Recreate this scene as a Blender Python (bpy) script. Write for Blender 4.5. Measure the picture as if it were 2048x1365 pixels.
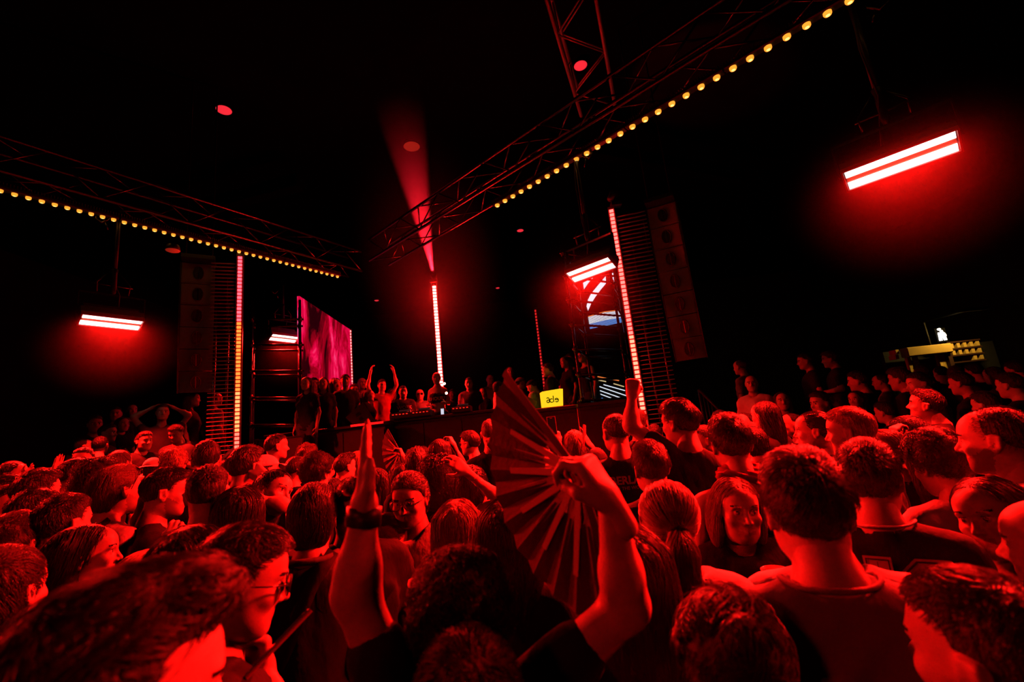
import bpy, math, random
import numpy as np
from mathutils import Matrix, Vector

# ------------------------------------------------------------------ clean, camera, world, lights, exposure
for o in list(bpy.data.objects):
    bpy.data.objects.remove(o)
SC = bpy.context.scene
COL = SC.collection
FPX, PITCH, ROLL, CAMZ = 910.0, math.atan(185 / 910), math.radians(6.0), 1.78
cF = np.array([0, math.cos(PITCH), math.sin(PITCH)])
cU0 = np.array([0, -math.sin(PITCH), math.cos(PITCH)])
cR = math.cos(ROLL) * np.array([1.0, 0, 0]) - math.sin(ROLL) * cU0
cU = math.sin(ROLL) * np.array([1.0, 0, 0]) + math.cos(ROLL) * cU0
CAM = np.array([0, 0, CAMZ])
camd = bpy.data.cameras.new('camera')
cam = bpy.data.objects.new('camera', camd)
COL.objects.link(cam)
camd.sensor_width = 36
camd.lens = FPX / 2048 * 36
camd.clip_start = 0.02
camd.clip_end = 200
camd.dof.use_dof = True
camd.dof.focus_distance = 4.0
camd.dof.aperture_fstop = 2.8
cam.matrix_world = Matrix(((cR[0], cU[0], -cF[0], 0), (cR[1], cU[1], -cF[1], 0), (cR[2], cU[2], -cF[2], CAMZ), (0, 0, 0, 1)))
SC.camera = cam
wd = bpy.data.worlds.new('world')
SC.world = wd
wd.use_nodes = True
wd.node_tree.nodes['Background'].inputs[0].default_value = (0, 0, 0, 1)
wd.node_tree.nodes['Background'].inputs[1].default_value = 0
SC.view_settings.view_transform = 'Standard'
SC.view_settings.look = 'None'
SC.view_settings.gamma = 1
SC.view_settings.exposure = 0.0
SC.view_settings.use_curve_mapping = False
SC.cycles.use_denoising = True
SC.cycles.max_bounces = 5
SC.cycles.diffuse_bounces = 0
SC.cycles.glossy_bounces = 2
SC.cycles.volume_bounces = 0
SC.cycles.caustics_reflective = False
SC.cycles.caustics_refractive = False
STROBE_W = 760.0          # red output of one hanging strobe, watts
RED = (1.0, 0.0045, 0.003)
PUFF = 0.018               # density of the haze puffs added for the glow round each strobe
PLUME = 0.2              # density of the plume in the rising beam
BEAM_W = 26000.0           # the tight upward beam above the DJ


def ray(x, y):
    return cF + (x - 1024) / FPX * cR - (y - 682.5) / FPX * cU


def at(x, y, d):          # pixel and depth along the view axis -> point
    return CAM + ray(x, y) * d


def atz(x, y, z):         # pixel and height -> point
    r = ray(x, y)
    return CAM + r * ((z - CAMZ) / r[2])


def nrm(v):
    v = np.asarray(v, float)
    return v / (np.linalg.norm(v) + 1e-12)


# ------------------------------------------------------------------ materials
MATS = {}


def mat(name, base=(0.5, 0.5, 0.5), rough=0.6, metal=0.0, spec=0.4, emit=None, estr=0.0, noise=None, bump=None, trans=0.0, var=0.0):
    if name in MATS:
        return MATS[name]
    m = bpy.data.materials.new(name)
    m.use_nodes = True
    nt = m.node_tree
    b = nt.nodes['Principled BSDF']
    b.inputs['Base Color'].default_value = (*base, 1)
    b.inputs['Roughness'].default_value = rough
    b.inputs['Metallic'].default_value = metal
    b.inputs['Specular IOR Level'].default_value = spec
    if trans:
        b.inputs['Transmission Weight'].default_value = trans
        b.inputs['IOR'].default_value = 1.3
    if emit:
        b.inputs['Emission Color'].default_value = (*emit, 1)
        b.inputs['Emission Strength'].default_value = estr
    tc = None
    if noise or bump:
        tc = nt.nodes.new('ShaderNodeTexCoord')
    if noise:                      # (scale, amount)
        n = nt.nodes.new('ShaderNodeTexNoise')
        n.inputs['Scale'].default_value = noise[0]
        n.inputs['Detail'].default_value = 4
        nt.links.new(tc.outputs['Object'], n.inputs['Vector'])
        r = nt.nodes.new('ShaderNodeValToRGB')
        lo = [max(0, c * (1 - noise[1])) for c in base]
        hi = [min(1, c * (1 + noise[1])) for c in base]
        r.color_ramp.elements[0].position = 0.35
        r.color_ramp.elements[1].position = 0.68
        r.color_ramp.elements[0].color = (*lo, 1)
        r.color_ramp.elements[1].color = (*hi, 1)
        nt.links.new(n.outputs['Fac'], r.inputs['Fac'])
        nt.links.new(r.outputs['Color'], b.inputs['Base Color'])
    if bump:                       # (scale, strength, stretch)
        mp = nt.nodes.new('ShaderNodeMapping')
        mp.inputs['Scale'].default_value = (1, 1, bump[2] if len(bump) > 2 else 1)
        n2 = nt.nodes.new('ShaderNodeTexNoise')
        n2.inputs['Scale'].default_value = bump[0]
        n2.inputs['Detail'].default_value = 5
        bp = nt.nodes.new('ShaderNodeBump')
        bp.inputs['Strength'].default_value = bump[1]
        bp.inputs['Distance'].default_value = 0.02
        nt.links.new(tc.outputs['Object'], mp.inputs['Vector'])
        nt.links.new(mp.outputs['Vector'], n2.inputs['Vector'])
        nt.links.new(n2.outputs['Fac'], bp.inputs['Height'])
        nt.links.new(bp.outputs['Normal'], b.inputs['Normal'])
    if var:                        # strand to strand variation of hair
        hi = nt.nodes.new('ShaderNodeHairInfo')
        r = nt.nodes.new('ShaderNodeValToRGB')
        r.color_ramp.elements[0].color = (*[c * (1 - var) for c in base], 1)
        r.color_ramp.elements[1].color = (*[min(1, c * (1 + var)) for c in base], 1)
        nt.links.new(hi.outputs['Random'], r.inputs['Fac'])
        nt.links.new(r.outputs['Color'], b.inputs['Base Color'])
    if emit and estr < 10:
        m.cycles.emission_sampling = 'NONE'      # seen, but too weak to light the hall
    MATS[name] = m
    return m


def skin_mat(tone):
    base = {'light': (0.62, 0.42, 0.34), 'mid': (0.5, 0.31, 0.23), 'dark': (0.16, 0.08, 0.055)}[tone]
    return mat('skin_' + tone, base, 0.48, spec=0.45, noise=(38, 0.10), bump=(220, 0.05))


HAIRC = {'black': (0.004, 0.003, 0.003), 'dark': (0.010, 0.006, 0.005), 'brown': (0.026, 0.015, 0.010),
         'fair': (0.11, 0.07, 0.04), 'blond': (0.40, 0.29, 0.17), 'grey': (0.16, 0.16, 0.16)}


def hair_mat(c):
    return mat('hair_' + c, HAIRC[c], 0.34, spec=0.42, var=0.5)


def hair_base_mat(c):
    return mat('hair_under_' + c, tuple(x * 0.8 for x in HAIRC[c]), 0.5, spec=0.4, bump=(90, 0.9, 0.25))


CLOTH = {'black': (0.014, 0.014, 0.015), 'charcoal': (0.05, 0.05, 0.055), 'grey': (0.24, 0.23, 0.23), 'slate': (0.13, 0.125, 0.125), 'white': (0.78, 0.76, 0.74),
         'cream': (0.62, 0.55, 0.45), 'red': (0.45, 0.04, 0.04), 'check': (0.14, 0.12, 0.11), 'denim': (0.05, 0.07, 0.12)}


def cloth_mat(c):
    return mat('cloth_' + c, CLOTH[c], 0.85, spec=0.2, noise=(9, 0.12), bump=(26, 0.35, 0.5))


# ------------------------------------------------------------------ object helpers
def mesh_np(name, V, F, mats, midx=None, smooth=True):
    me = bpy.data.meshes.new(name)
    V = np.asarray(V, np.float32)
    F = np.asarray(F, np.int32)
    nv, nf, k = len(V), len(F), F.shape[1]
    me.vertices.add(nv)
    me.vertices.foreach_set('co', V.ravel())
    me.loops.add(nf * k)
    me.polygons.add(nf)
    me.polygons.foreach_set('loop_start', np.arange(0, nf * k, k, dtype=np.int32))
    me.loops.foreach_set('vertex_index', F.ravel())
    for m in mats:
        me.materials.append(m)
    if midx is not None:
        me.polygons.foreach_set('material_index', np.asarray(midx, np.int32))
    me.polygons.foreach_set('use_smooth', np.full(nf, smooth, bool))
    me.update(calc_edges=True)
    return me


class MB:                      # collects boxes, tubes, discs; build() links them as one mesh object
    def __init__(self):
        self.v, self.f = [], []

    def add(self, v, f):
        o = len(self.v)
        self.v += [tuple(map(float, p)) for p in v]
        self.f += [tuple(i + o for i in q) for q in f]
        return self

    def box(self, c, s, X=(1, 0, 0), Y=(0, 1, 0), Z=(0, 0, 1)):
        c, X, Y, Z = (np.asarray(a, float) for a in (c, X, Y, Z))
        v = [c + X * (sx * s[0] / 2) + Y * (sy * s[1] / 2) + Z * (sz * s[2] / 2) for sx in (-1, 1) for sy in (-1, 1) for sz in (-1, 1)]
        return self.add(v, [(0, 1, 3, 2), (4, 6, 7, 5), (0, 4, 5, 1), (2, 3, 7, 6), (0, 2, 6, 4), (1, 5, 7, 3)])

    def bbox(self, c, s, b, X=(1, 0, 0), Y=(0, 1, 0), Z=(0, 0, 1)):   # box with chamfered long edges (seen along X)
        c, X, Y, Z = (np.asarray(a, float) for a in (c, X, Y, Z))
        hy, hz = s[1] / 2, s[2] / 2
        prof = [(-hy + b, -hz), (hy - b, -hz), (hy, -hz + b), (hy, hz - b), (hy - b, hz), (-hy + b, hz), (-hy, hz - b), (-hy, -hz + b)]
        v = [c + X * (sx * s[0] / 2) + Y * y + Z * z for sx in (-1, 1) for y, z in prof]
        f = [tuple(range(7, -1, -1)), tuple(range(8, 16))]
        f += [(i, (i + 1) % 8, 8 + (i + 1) % 8, 8 + i) for i in range(8)]
        return self.add(v, f)

    def tube(self, pts, r, n=8, cap=True):
        pts = [np.asarray(p, float) for p in pts]
        rs = r if isinstance(r, (list, tuple)) else [r] * len(pts)
        o = len(self.v)
        t = nrm(pts[1] - pts[0])
        a = nrm(np.cross(t, (0, 0, 1) if abs(t[2]) < 0.9 else (1, 0, 0)))
        for i, p in enumerate(pts):
            t = nrm(pts[min(i + 1, len(pts) - 1)] - pts[max(i - 1, 0)])
            a = nrm(a - t * (a @ t))
            b = np.cross(t, a)
            for k in range(n):
                w = 2 * math.pi * k / n
                self.v.append(tuple(p + rs[i] * (math.cos(w) * a + math.sin(w) * b)))
        for i in range(len(pts) - 1):
            for k in range(n):
                k2 = (k + 1) % n
                self.f.append((o + i * n + k, o + i * n + k2, o + (i + 1) * n + k2, o + (i + 1) * n + k))
        if cap:
            self.f.append(tuple(o + k for k in range(n - 1, -1, -1)))
            self.f.append(tuple(o + (len(pts) - 1) * n + k for k in range(n)))
        return self

    def build(self, name, m, parent=None, smooth=False):
        me = bpy.data.meshes.new(name)
        me.from_pydata(self.v, [], self.f)
        me.materials.append(m)
        if smooth:
            me.polygons.foreach_set('use_smooth', [True] * len(me.polygons))
        me.update()
        return link(name, me, parent)


def link(name, data, parent=None, loc=None):
    o = bpy.data.objects.new(name, data)
    COL.objects.link(o)
    if parent is not None:
        o.parent = parent
    if loc is not None:
        o.location = Vector(tuple(map(float, loc)))
    return o


def tag(o, label, cat, group=None, kind=None):
    o['label'] = label
    if cat:
        o['category'] = cat
    if group:
        o['group'] = group
    if kind:
        o['kind'] = kind
    return o


def thing(name, label, cat, loc=(0, 0, 0), rotz=0, group=None):
    o = bpy.data.objects.new(name, None)
    o.empty_display_size = 0.1
    COL.objects.link(o)
    o.location = Vector(tuple(map(float, loc)))
    o.rotation_euler = (0, 0, rotz)
    return tag(o, label, cat, group)


def struct(name, mb, m, parent=None):
    o = mb.build(name, m, parent)
    if parent is None:
        o['kind'] = 'structure'
    return o


def text_mesh(txt, size, bold=0.0, shear=0.0):
    cu = bpy.data.curves.new('lettering', 'FONT')
    cu.body = txt
    cu.size = size
    cu.align_x = 'CENTER'
    cu.align_y = 'CENTER'
    cu.offset = bold
    cu.shear = shear
    cu.resolution_u = 3
    o = bpy.data.objects.new('lettering', cu)
    COL.objects.link(o)
    dg = bpy.context.evaluated_depsgraph_get()
    me = o.evaluated_get(dg).to_mesh()
    V = np.array([v.co[:] for v in me.vertices])
    F = [tuple(p.vertices) for p in me.polygons]
    o.evaluated_get(dg).to_mesh_clear()
    bpy.data.objects.remove(o)
    return V, F


# ------------------------------------------------------------------ distance-field sculpting (bodies, heads, hands, clothes, hair)
def smin(a, b, k):
    h = np.maximum(k - np.abs(a - b), 0) / k
    return np.minimum(a, b) - h * h * k * 0.25


def sd_prim(P, pr):
    if pr[0] == 'E':
        q = (P - pr[1]) / pr[2]
        k0 = np.sqrt((q * q).sum(-1)) + 1e-9
        q2 = q / pr[2]
        k1 = np.sqrt((q2 * q2).sum(-1)) + 1e-9
        return k0 * (k0 - 1) / k1
    a, b, ra, rb = pr[1], pr[2], pr[3], pr[4]
    ab = b - a
    t = np.clip(((P - a) @ ab) / (ab @ ab + 1e-12), 0, 1)
    q = P - a - t[..., None] * ab
    return np.sqrt((q * q).sum(-1)) - (ra + (rb - ra) * t)


def E_(c, r, k=0.03):
    return ('E', np.array(c, float), np.array(r if hasattr(r, '__len__') else (r, r, r), float), k)


def C_(a, b, ra, rb, k=0.03):
    return ('C', np.array(a, float), np.array(b, float), ra, rb, k)


def pbox(pr):
    if pr[0] == 'E':
        return pr[1] - pr[2], pr[1] + pr[2]
    r = max(pr[3], pr[4])
    return np.minimum(pr[1], pr[2]) - r, np.maximum(pr[1], pr[2]) + r


def grid_field(prims, h, cuts=(), post=None):
    bb = [pbox(p) for p in prims]
    lo = np.min([b[0] for b in bb], axis=0) - 3 * h
    hi = np.max([b[1] for b in bb], axis=0) + 3 * h
    n = np.ceil((hi - lo) / h).astype(int) + 1
    D = np.full(n, 9.0)
    ax = [lo[i] + h * np.arange(n[i]) for i in range(3)]

    def block(pr, mg):
        b0, b1 = pbox(pr)
        i0 = np.clip(np.floor((b0 - mg - lo) / h).astype(int), 0, n)
        i1 = np.clip(np.ceil((b1 + mg - lo) / h).astype(int) + 1, 0, n)
        if (i1 <= i0).any():
            return None, None
        sl = tuple(slice(i0[i], i1[i]) for i in range(3))
        P = np.stack(np.meshgrid(ax[0][sl[0]], ax[1][sl[1]], ax[2][sl[2]], indexing='ij'), -1)
        return sl, P
    for pr in prims:
        sl, P = block(pr, pr[-1] + 3 * h)
        D[sl] = smin(D[sl], sd_prim(P, pr), pr[-1])
    for pr in cuts:
        sl, P = block(pr, pr[-1] + 3 * h)
        if sl is not None:
            D[sl] = -smin(-D[sl], sd_prim(P, pr), pr[-1])
    if post is not None:
        P = np.stack(np.meshgrid(*ax, indexing='ij'), -1)
        D = post(P, D)
    return D, lo


_CORN = np.array([(i, j, k) for i in (0, 1) for j in (0, 1) for k in (0, 1)])
_EDG = [(a, b) for a in range(8) for b in range(a + 1, 8) if np.abs(_CORN[a] - _CORN[b]).sum() == 1]


def surface_nets(D, lo, h):
    D = np.clip(D, -1, 1)
    S = D < 0
    c = [S[i:S.shape[0] - 1 + i, j:S.shape[1] - 1 + j, k:S.shape[2] - 1 + k] for i, j, k in _CORN]
    cnt = sum(x.astype(np.int8) for x in c)
    act = (cnt > 0) & (cnt < 8)
    idx = np.argwhere(act)
    vid = np.full(act.shape, -1, np.int64)
    vid[act] = np.arange(len(idx))
    vals = np.stack([D[idx[:, 0] + i, idx[:, 1] + j, idx[:, 2] + k] for i, j, k in _CORN], 1)
    acc = np.zeros((len(idx), 3))
    m = np.zeros(len(idx))
    for a, b in _EDG:
        va, vb = vals[:, a], vals[:, b]
        s = (va < 0) != (vb < 0)
        t = np.where(s, va / np.where(s, va - vb, 1), 0)
        acc += np.where(s[:, None], _CORN[a] + t[:, None] * (_CORN[b] - _CORN[a]), 0)
        m += s
    V = lo + h * (idx + acc / np.maximum(m, 1)[:, None])
    Q = []
    for axn in range(3):
        d = [0, 0, 0]
        d[axn] = 1
        A = S[:S.shape[0] - d[0], :S.shape[1] - d[1], :S.shape[2] - d[2]]
        B = S[d[0]:, d[1]:, d[2]:]
        e = np.argwhere(A != B)
        u, w = [(1, 2), (2, 0), (0, 1)][axn]
        ok = (e[:, u] > 0) & (e[:, w] > 0) & (e[:, u] < S.shape[u] - 1) & (e[:, w] < S.shape[w] - 1)
        e = e[ok]
        if not len(e):
            continue
        flip = ~A[e[:, 0], e[:, 1], e[:, 2]]

        def cell(du, dw):
            x = e.copy()
            x[:, u] -= du
            x[:, w] -= dw
            return vid[x[:, 0], x[:, 1], x[:, 2]]
        q = np.stack([cell(1, 1), cell(0, 1), cell(0, 0), cell(1, 0)], 1)
        q[flip] = q[flip][:, ::-1]
        Q.append(q)
    return V, np.concatenate(Q)


def sculpt(prims, h, cuts=(), post=None):
    D, lo = grid_field(prims, h, cuts, post)
    return surface_nets(D, lo, h)


def sd_all(P, prims):
    d = np.full(P.shape[:-1], 9.0)
    for pr in prims:
        d = smin(d, sd_prim(P, pr), pr[-1])
    return d


def grad(P, prims, e=0.002):
    g = np.zeros_like(P)
    for s in ((1, -1, -1), (-1, -1, 1), (-1, 1, -1), (1, 1, 1)):
        s = np.array(s, float)
        g += s * sd_all(P + s * e, prims)[..., None]
    return g / (np.linalg.norm(g, axis=-1, keepdims=True) + 1e-9)


def vnormals(V, F):
    a, b, c = V[F[:, 0]], V[F[:, 1]], V[F[:, 2]]
    n = np.cross(b - a, c - a)
    N = np.zeros_like(V)
    for i in range(F.shape[1]):
        np.add.at(N, F[:, i], n)
    return N / (np.linalg.norm(N, axis=1, keepdims=True) + 1e-12)
# ------------------------------------------------------------------ heads
_HEAD = {}
EYE = (0.030, 0.074, 0.006)


def head_mesh(fem, h, smile=False):
    key = (fem, h, smile)
    if key in _HEAD:
        return _HEAD[key]
    j = 0.93 if fem else 1.0
    n = 0.86 if fem else 1.0
    p = [E_((0, -0.015, 0.03), (0.0735, 0.094, 0.084), 0.03),
         E_((0, 0.022, -0.034), (0.061 * j, 0.066, 0.078), 0.05),
         E_((0, 0.036, 0.045), (0.058, 0.055, 0.05), 0.03),
         E_((0, 0.064, -0.095), (0.026 * j, 0.018, 0.017), 0.04),
         E_((0.036 * j, 0.022, -0.070), (0.018, 0.032, 0.024), 0.045), E_((-0.036 * j, 0.022, -0.070), (0.018, 0.032, 0.024), 0.045),
         C_((-0.036, 0.078, 0.023), (0.036, 0.078, 0.023), 0.009 * n, 0.009 * n, 0.02),
         E_((0.043, 0.061, -0.022), (0.018, 0.018, 0.016), 0.022), E_((-0.043, 0.061, -0.022), (0.018, 0.018, 0.016), 0.022),
         C_((0, 0.084, 0.012), (0, 0.106 * (0.98 if fem else 1), -0.026), 0.0075 * n, 0.0108 * n, 0.012),
         E_((0.012, 0.092, -0.031), (0.0085 * n, 0.010, 0.007), 0.008), E_((-0.012, 0.092, -0.031), (0.0085 * n, 0.010, 0.007), 0.008),
         C_((0, -0.03, -0.07), (0, -0.048, -0.15), 0.052 * (0.88 if fem else 1), 0.056 * (0.86 if fem else 1), 0.03)]
    for s in (-1, 1):
        w = 0.031 if smile else 0.022
        up = 0.006 if smile else -0.001
        p += [C_((0, 0.0815, -0.0555), (s * w, 0.071, -0.058 + up), 0.0058, 0.003, 0.007),
              C_((0, 0.0800, -0.0655), (s * w, 0.070, -0.060 + up), 0.0068, 0.003, 0.007)]
        p += [E_((s * 0.076, -0.010, -0.004), (0.009, 0.018, 0.029), 0.008), C_((s * 0.083, -0.024, 0.017), (s * 0.083, -0.02, -0.018), 0.0055, 0.005, 0.006),
              C_((s * 0.083, -0.024, 0.017), (s * 0.08, 0.0, 0.020), 0.0055, 0.005, 0.006), E_((s * 0.078, -0.006, -0.029), (0.006, 0.009, 0.01), 0.006)]
    cuts = []
    for s in (-1, 1):
        cuts += [E_((s * 0.031, 0.095, 0.006), (0.019, 0.018, 0.013), 0.014), E_((s * 0.087, -0.006, -0.004), (0.007, 0.009, 0.014), 0.004),
                 E_((s * 0.006, 0.098, -0.037), (0.0035, 0.006, 0.003), 0.002)]
    D, lo = grid_field(p, h, cuts)
    eyes = [E_((s * EYE[0], EYE[1], EYE[2]), 0.0118, 0.002) for s in (-1, 1)]
    ax = [lo[i] + h * np.arange(D.shape[i]) for i in range(3)]
    G = np.stack(np.meshgrid(*ax, indexing='ij'), -1)
    for e in eyes:
        D = smin(D, sd_prim(G, e), 0.002)
    V, F = surface_nets(D, lo, h)
    c = V[F].mean(1)
    mi = np.zeros(len(F), int)
    for s in (-1, 1):
        e = np.array((s * EYE[0], EYE[1], EYE[2]))
        q = c - e
        r = np.linalg.norm(q, axis=1)
        on = (r < 0.0132) & (q[:, 1] > 0.002) & (np.abs(q[:, 2]) < 0.0072)
        mi[on] = 1
        mi[on & (np.hypot(q[:, 0], q[:, 2]) < 0.0062)] = 2
        lash = (r < 0.0165) & (q[:, 1] > 0) & (q[:, 2] > 0.0068) & (q[:, 2] < 0.011)
        mi[lash] = 2
        arch = (0.0275 if fem else 0.0245) + 0.004 * np.cos((np.abs(c[:, 0]) - 0.038) * 60)
        br = (c[:, 0] * s > (0.018 if fem else 0.014)) & (c[:, 0] * s < 0.052) & (np.abs(c[:, 2] - arch) < (0.0024 if fem else 0.004)) & (c[:, 1] > 0.04)
        mi[br] = 2
    lip = (np.abs(c[:, 0]) < (0.031 if smile else 0.026)) & (c[:, 2] < -0.049) & (c[:, 2] > -0.0735) & (c[:, 1] > (0.070 if smile else 0.076))
    mi[lip] = 3
    if smile:
        mi[lip & (np.abs(c[:, 2] + 0.0605 - 0.004 * np.abs(c[:, 0]) / 0.02) < 0.0042)] = 1
    _HEAD[key] = (V, F, mi, c)
    return _HEAD[key]


# ------------------------------------------------------------------ hands (right hand: +z fingers, -y palm, +x thumb)
_HAND = {}


def hand_mesh(pose, h=0.0055):
    if (pose, h) in _HAND:
        return _HAND[(pose, h)]
    curl = {'open': (0.08, 0.12, 0.1), 'relaxed': (0.35, 0.5, 0.35), 'fist': (1.45, 1.6, 1.0), 'grip': (0.9, 1.05, 0.7), 'flat': (0.0, 0.03, 0.03), 'spread': (0.12, 0.18, 0.15)}[pose]
    sp = {'open': 0.10, 'spread': 0.30, 'flat': 0.015}.get(pose, 0.02)
    p = [C_((0, 0, -0.045), (0, 0, 0.02), 0.0255, 0.027, 0.012)]
    for i, (x, ln) in enumerate(((0.029, 0.92), (0.0095, 1.0), (-0.010, 0.94), (-0.028, 0.76))):
        base = np.array((x, 0, 0.092 - abs(x) * 0.22))
        p.append(C_((x * 0.62, 0, 0.015), base, 0.0145, 0.0118, 0.016))
        th, q = 0, base
        a = sp * (x / 0.03)
        for seg, cl, r0, r1 in zip((0.043, 0.027, 0.021), curl, (0.0098, 0.0088, 0.0078), (0.0088, 0.0078, 0.0064)):
            th += cl * (1 + 0.12 * i)
            d = np.array((math.sin(a) * math.cos(th), -math.sin(th), math.cos(a) * math.cos(th)))
            q2 = q + d * seg * ln
            p.append(C_(q, q2, r0, r1, 0.004))
            q = q2
    if pose in ('fist', 'grip'):
        t = [(0.022, -0.008, 0.022), (0.043, -0.026, 0.052), (0.030, -0.046, 0.070), (0.010, -0.050, 0.074)]
    elif pose == 'flat':
        t = [(0.022, -0.004, 0.022), (0.042, -0.010, 0.052), (0.044, -0.012, 0.084), (0.043, -0.012, 0.104)]
    else:
        t = [(0.022, -0.006, 0.022), (0.050, -0.018, 0.048), (0.066, -0.024, 0.076), (0.074, -0.026, 0.098)]
    for a, b, r0, r1 in zip(t[:-1], t[1:], (0.0165, 0.0115, 0.0098), (0.012, 0.0098, 0.0078)):
        p.append(C_(a, b, r0, r1, 0.008))
    _HAND[(pose, h)] = sculpt(p, h)
    return _HAND[(pose, h)]


# ------------------------------------------------------------------ hair
SK = (0, -0.015, 0.03)


def hair_spec(style):
    base = lambda x, y, z, c=SK: E_(c, (x, y, z), 0.02)
    top = E_((0, 0.008, 0.070), (0.060, 0.085, 0.053), 0.02)
    S = dict(free=[], line=0.0, nape=0.0, flow='whorl', L=0.035, lift=0.55, n=6, jit=0.5, rep=False, curl=0.0, side=1.0)
    if style == 'buzz':
        S.update(prims=[base(0.0768, 0.0972, 0.0872)], L=0.008, lift=1.2, n=3, jit=0.3)
    elif style == 'fade':
        S.update(prims=[base(0.0762, 0.0965, 0.087), top], L=0.028, lift=0.28, fade=True)
    elif style == 'crop':
        S.update(prims=[base(0.0785, 0.099, 0.091), E_((0, 0.008, 0.074), (0.062, 0.087, 0.055), 0.02)], L=0.034, lift=0.25, jit=0.4)
    elif style == 'quiff':
        S.update(prims=[base(0.079, 0.0995, 0.091), E_((0, 0.018, 0.086), (0.06, 0.085, 0.05), 0.02), E_((0, 0.07, 0.108), (0.048, 0.036, 0.024), 0.03)], L=0.045, flow='back', lift=0.22, fade=True)
    elif style == 'tousled':
        S.update(prims=[base(0.0815, 0.102, 0.094), E_((0, 0.012, 0.080), (0.068, 0.089, 0.054), 0.02)], L=0.048, lift=0.22, jit=0.5, nape=-0.01)
    elif style == 'medium':
        S.update(prims=[base(0.085, 0.106, 0.096, (0, -0.017, 0.032)), E_((0, -0.05, -0.03), (0.078, 0.062, 0.07), 0.03)], L=0.075, lift=0.12, jit=0.35, nape=-0.03, rep=True, n=8)
    elif style == 'slick':
        S.update(prims=[base(0.084, 0.106, 0.096), E_((0, -0.055, -0.03), (0.07, 0.055, 0.075), 0.03), E_((0, 0.02, 0.088), (0.06, 0.075, 0.045), 0.02)], L=0.085, lift=0.15, jit=0.3, nape=-0.03, rep=True, n=8, flow='back')
    elif style == 'curly':
        S.update(prims=[base(0.088, 0.107, 0.098, (0, -0.012, 0.037)), E_((0, 0.015, 0.086), (0.076, 0.09, 0.054), 0.03)], L=0.036, lift=0.6, jit=1.0, curl=0.007, n=10, nape=-0.01)
    elif style == 'curlylong':
        S.update(prims=[base(0.092, 0.110, 0.099, (0, -0.018, 0.036))], free=[E_((0, -0.07, -0.07), (0.112, 0.07, 0.13), 0.04)], L=0.09, lift=0.5, jit=0.8, curl=0.011, n=14, flow='down')
    elif style == 'long':
        S.update(prims=[base(0.082, 0.104, 0.093)], free=[E_((0, -0.088, -0.13), (0.088, 0.042, 0.21), 0.05)] + [E_((s * 0.078, -0.05, -0.085), (0.022, 0.042, 0.15), 0.03) for s in (-1, 1)],
                 L=0.26, lift=0.0, jit=0.16, rep=True, n=14, flow='down')
    elif style == 'bob':
        S.update(prims=[base(0.084, 0.106, 0.095)], free=[E_((0, -0.075, -0.05), (0.088, 0.048, 0.098), 0.04)] + [E_((s * 0.082, -0.024, -0.045), (0.020, 0.05, 0.092), 0.03) for s in (-1, 1)],
                 L=0.16, lift=0.0, jit=0.2, rep=True, n=12, flow='down')
    elif style == 'ponytail':
        S.update(prims=[base(0.080, 0.101, 0.0895)], free=[C_((0, -0.112, 0.0), (0, -0.140, -0.05), 0.018, 0.03, 0.008), C_((0, -0.140, -0.05), (0.01, -0.150, -0.17), 0.032, 0.036, 0.03), C_((0.01, -0.150, -0.17), (0.02, -0.140, -0.36), 0.036, 0.018, 0.03)],
                 L=0.2, lift=0.0, jit=0.06, rep=True, n=14, flow='tie', tie=(0, -0.112, 0.0))
    elif style == 'bun':
        S.update(prims=[base(0.081, 0.102, 0.091)], free=[E_((0, -0.11, 0.045), (0.05, 0.038, 0.048), 0.008)], L=0.1, lift=0.05, jit=0.15, rep=True, n=9, flow='tie', tie=(0, -0.10, 0.045))
    elif style == 'updo':
        S.update(prims=[base(0.083, 0.104, 0.093)], free=[E_((0.015, -0.105, 0.03), (0.055, 0.04, 0.06), 0.02), E_((0.03, -0.11, 0.09), (0.03, 0.03, 0.035), 0.02), E_((-0.03, -0.11, 0.0), (0.035, 0.03, 0.03), 0.02)], L=0.1, lift=0.15, jit=0.5, rep=False, n=9, flow='tie', tie=(0, -0.10, 0.03))
    return S


_HLY = np.array([-0.13, -0.06, -0.035, -0.012, 0.012, 0.034, 0.06, 0.09, 0.13])
_HLZ = np.array([-0.062, -0.062, -0.03, 0.006, 0.012, 0.04, 0.066, 0.083, 0.088])
_HAIRC = {}
_HAIRD = {}


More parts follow.
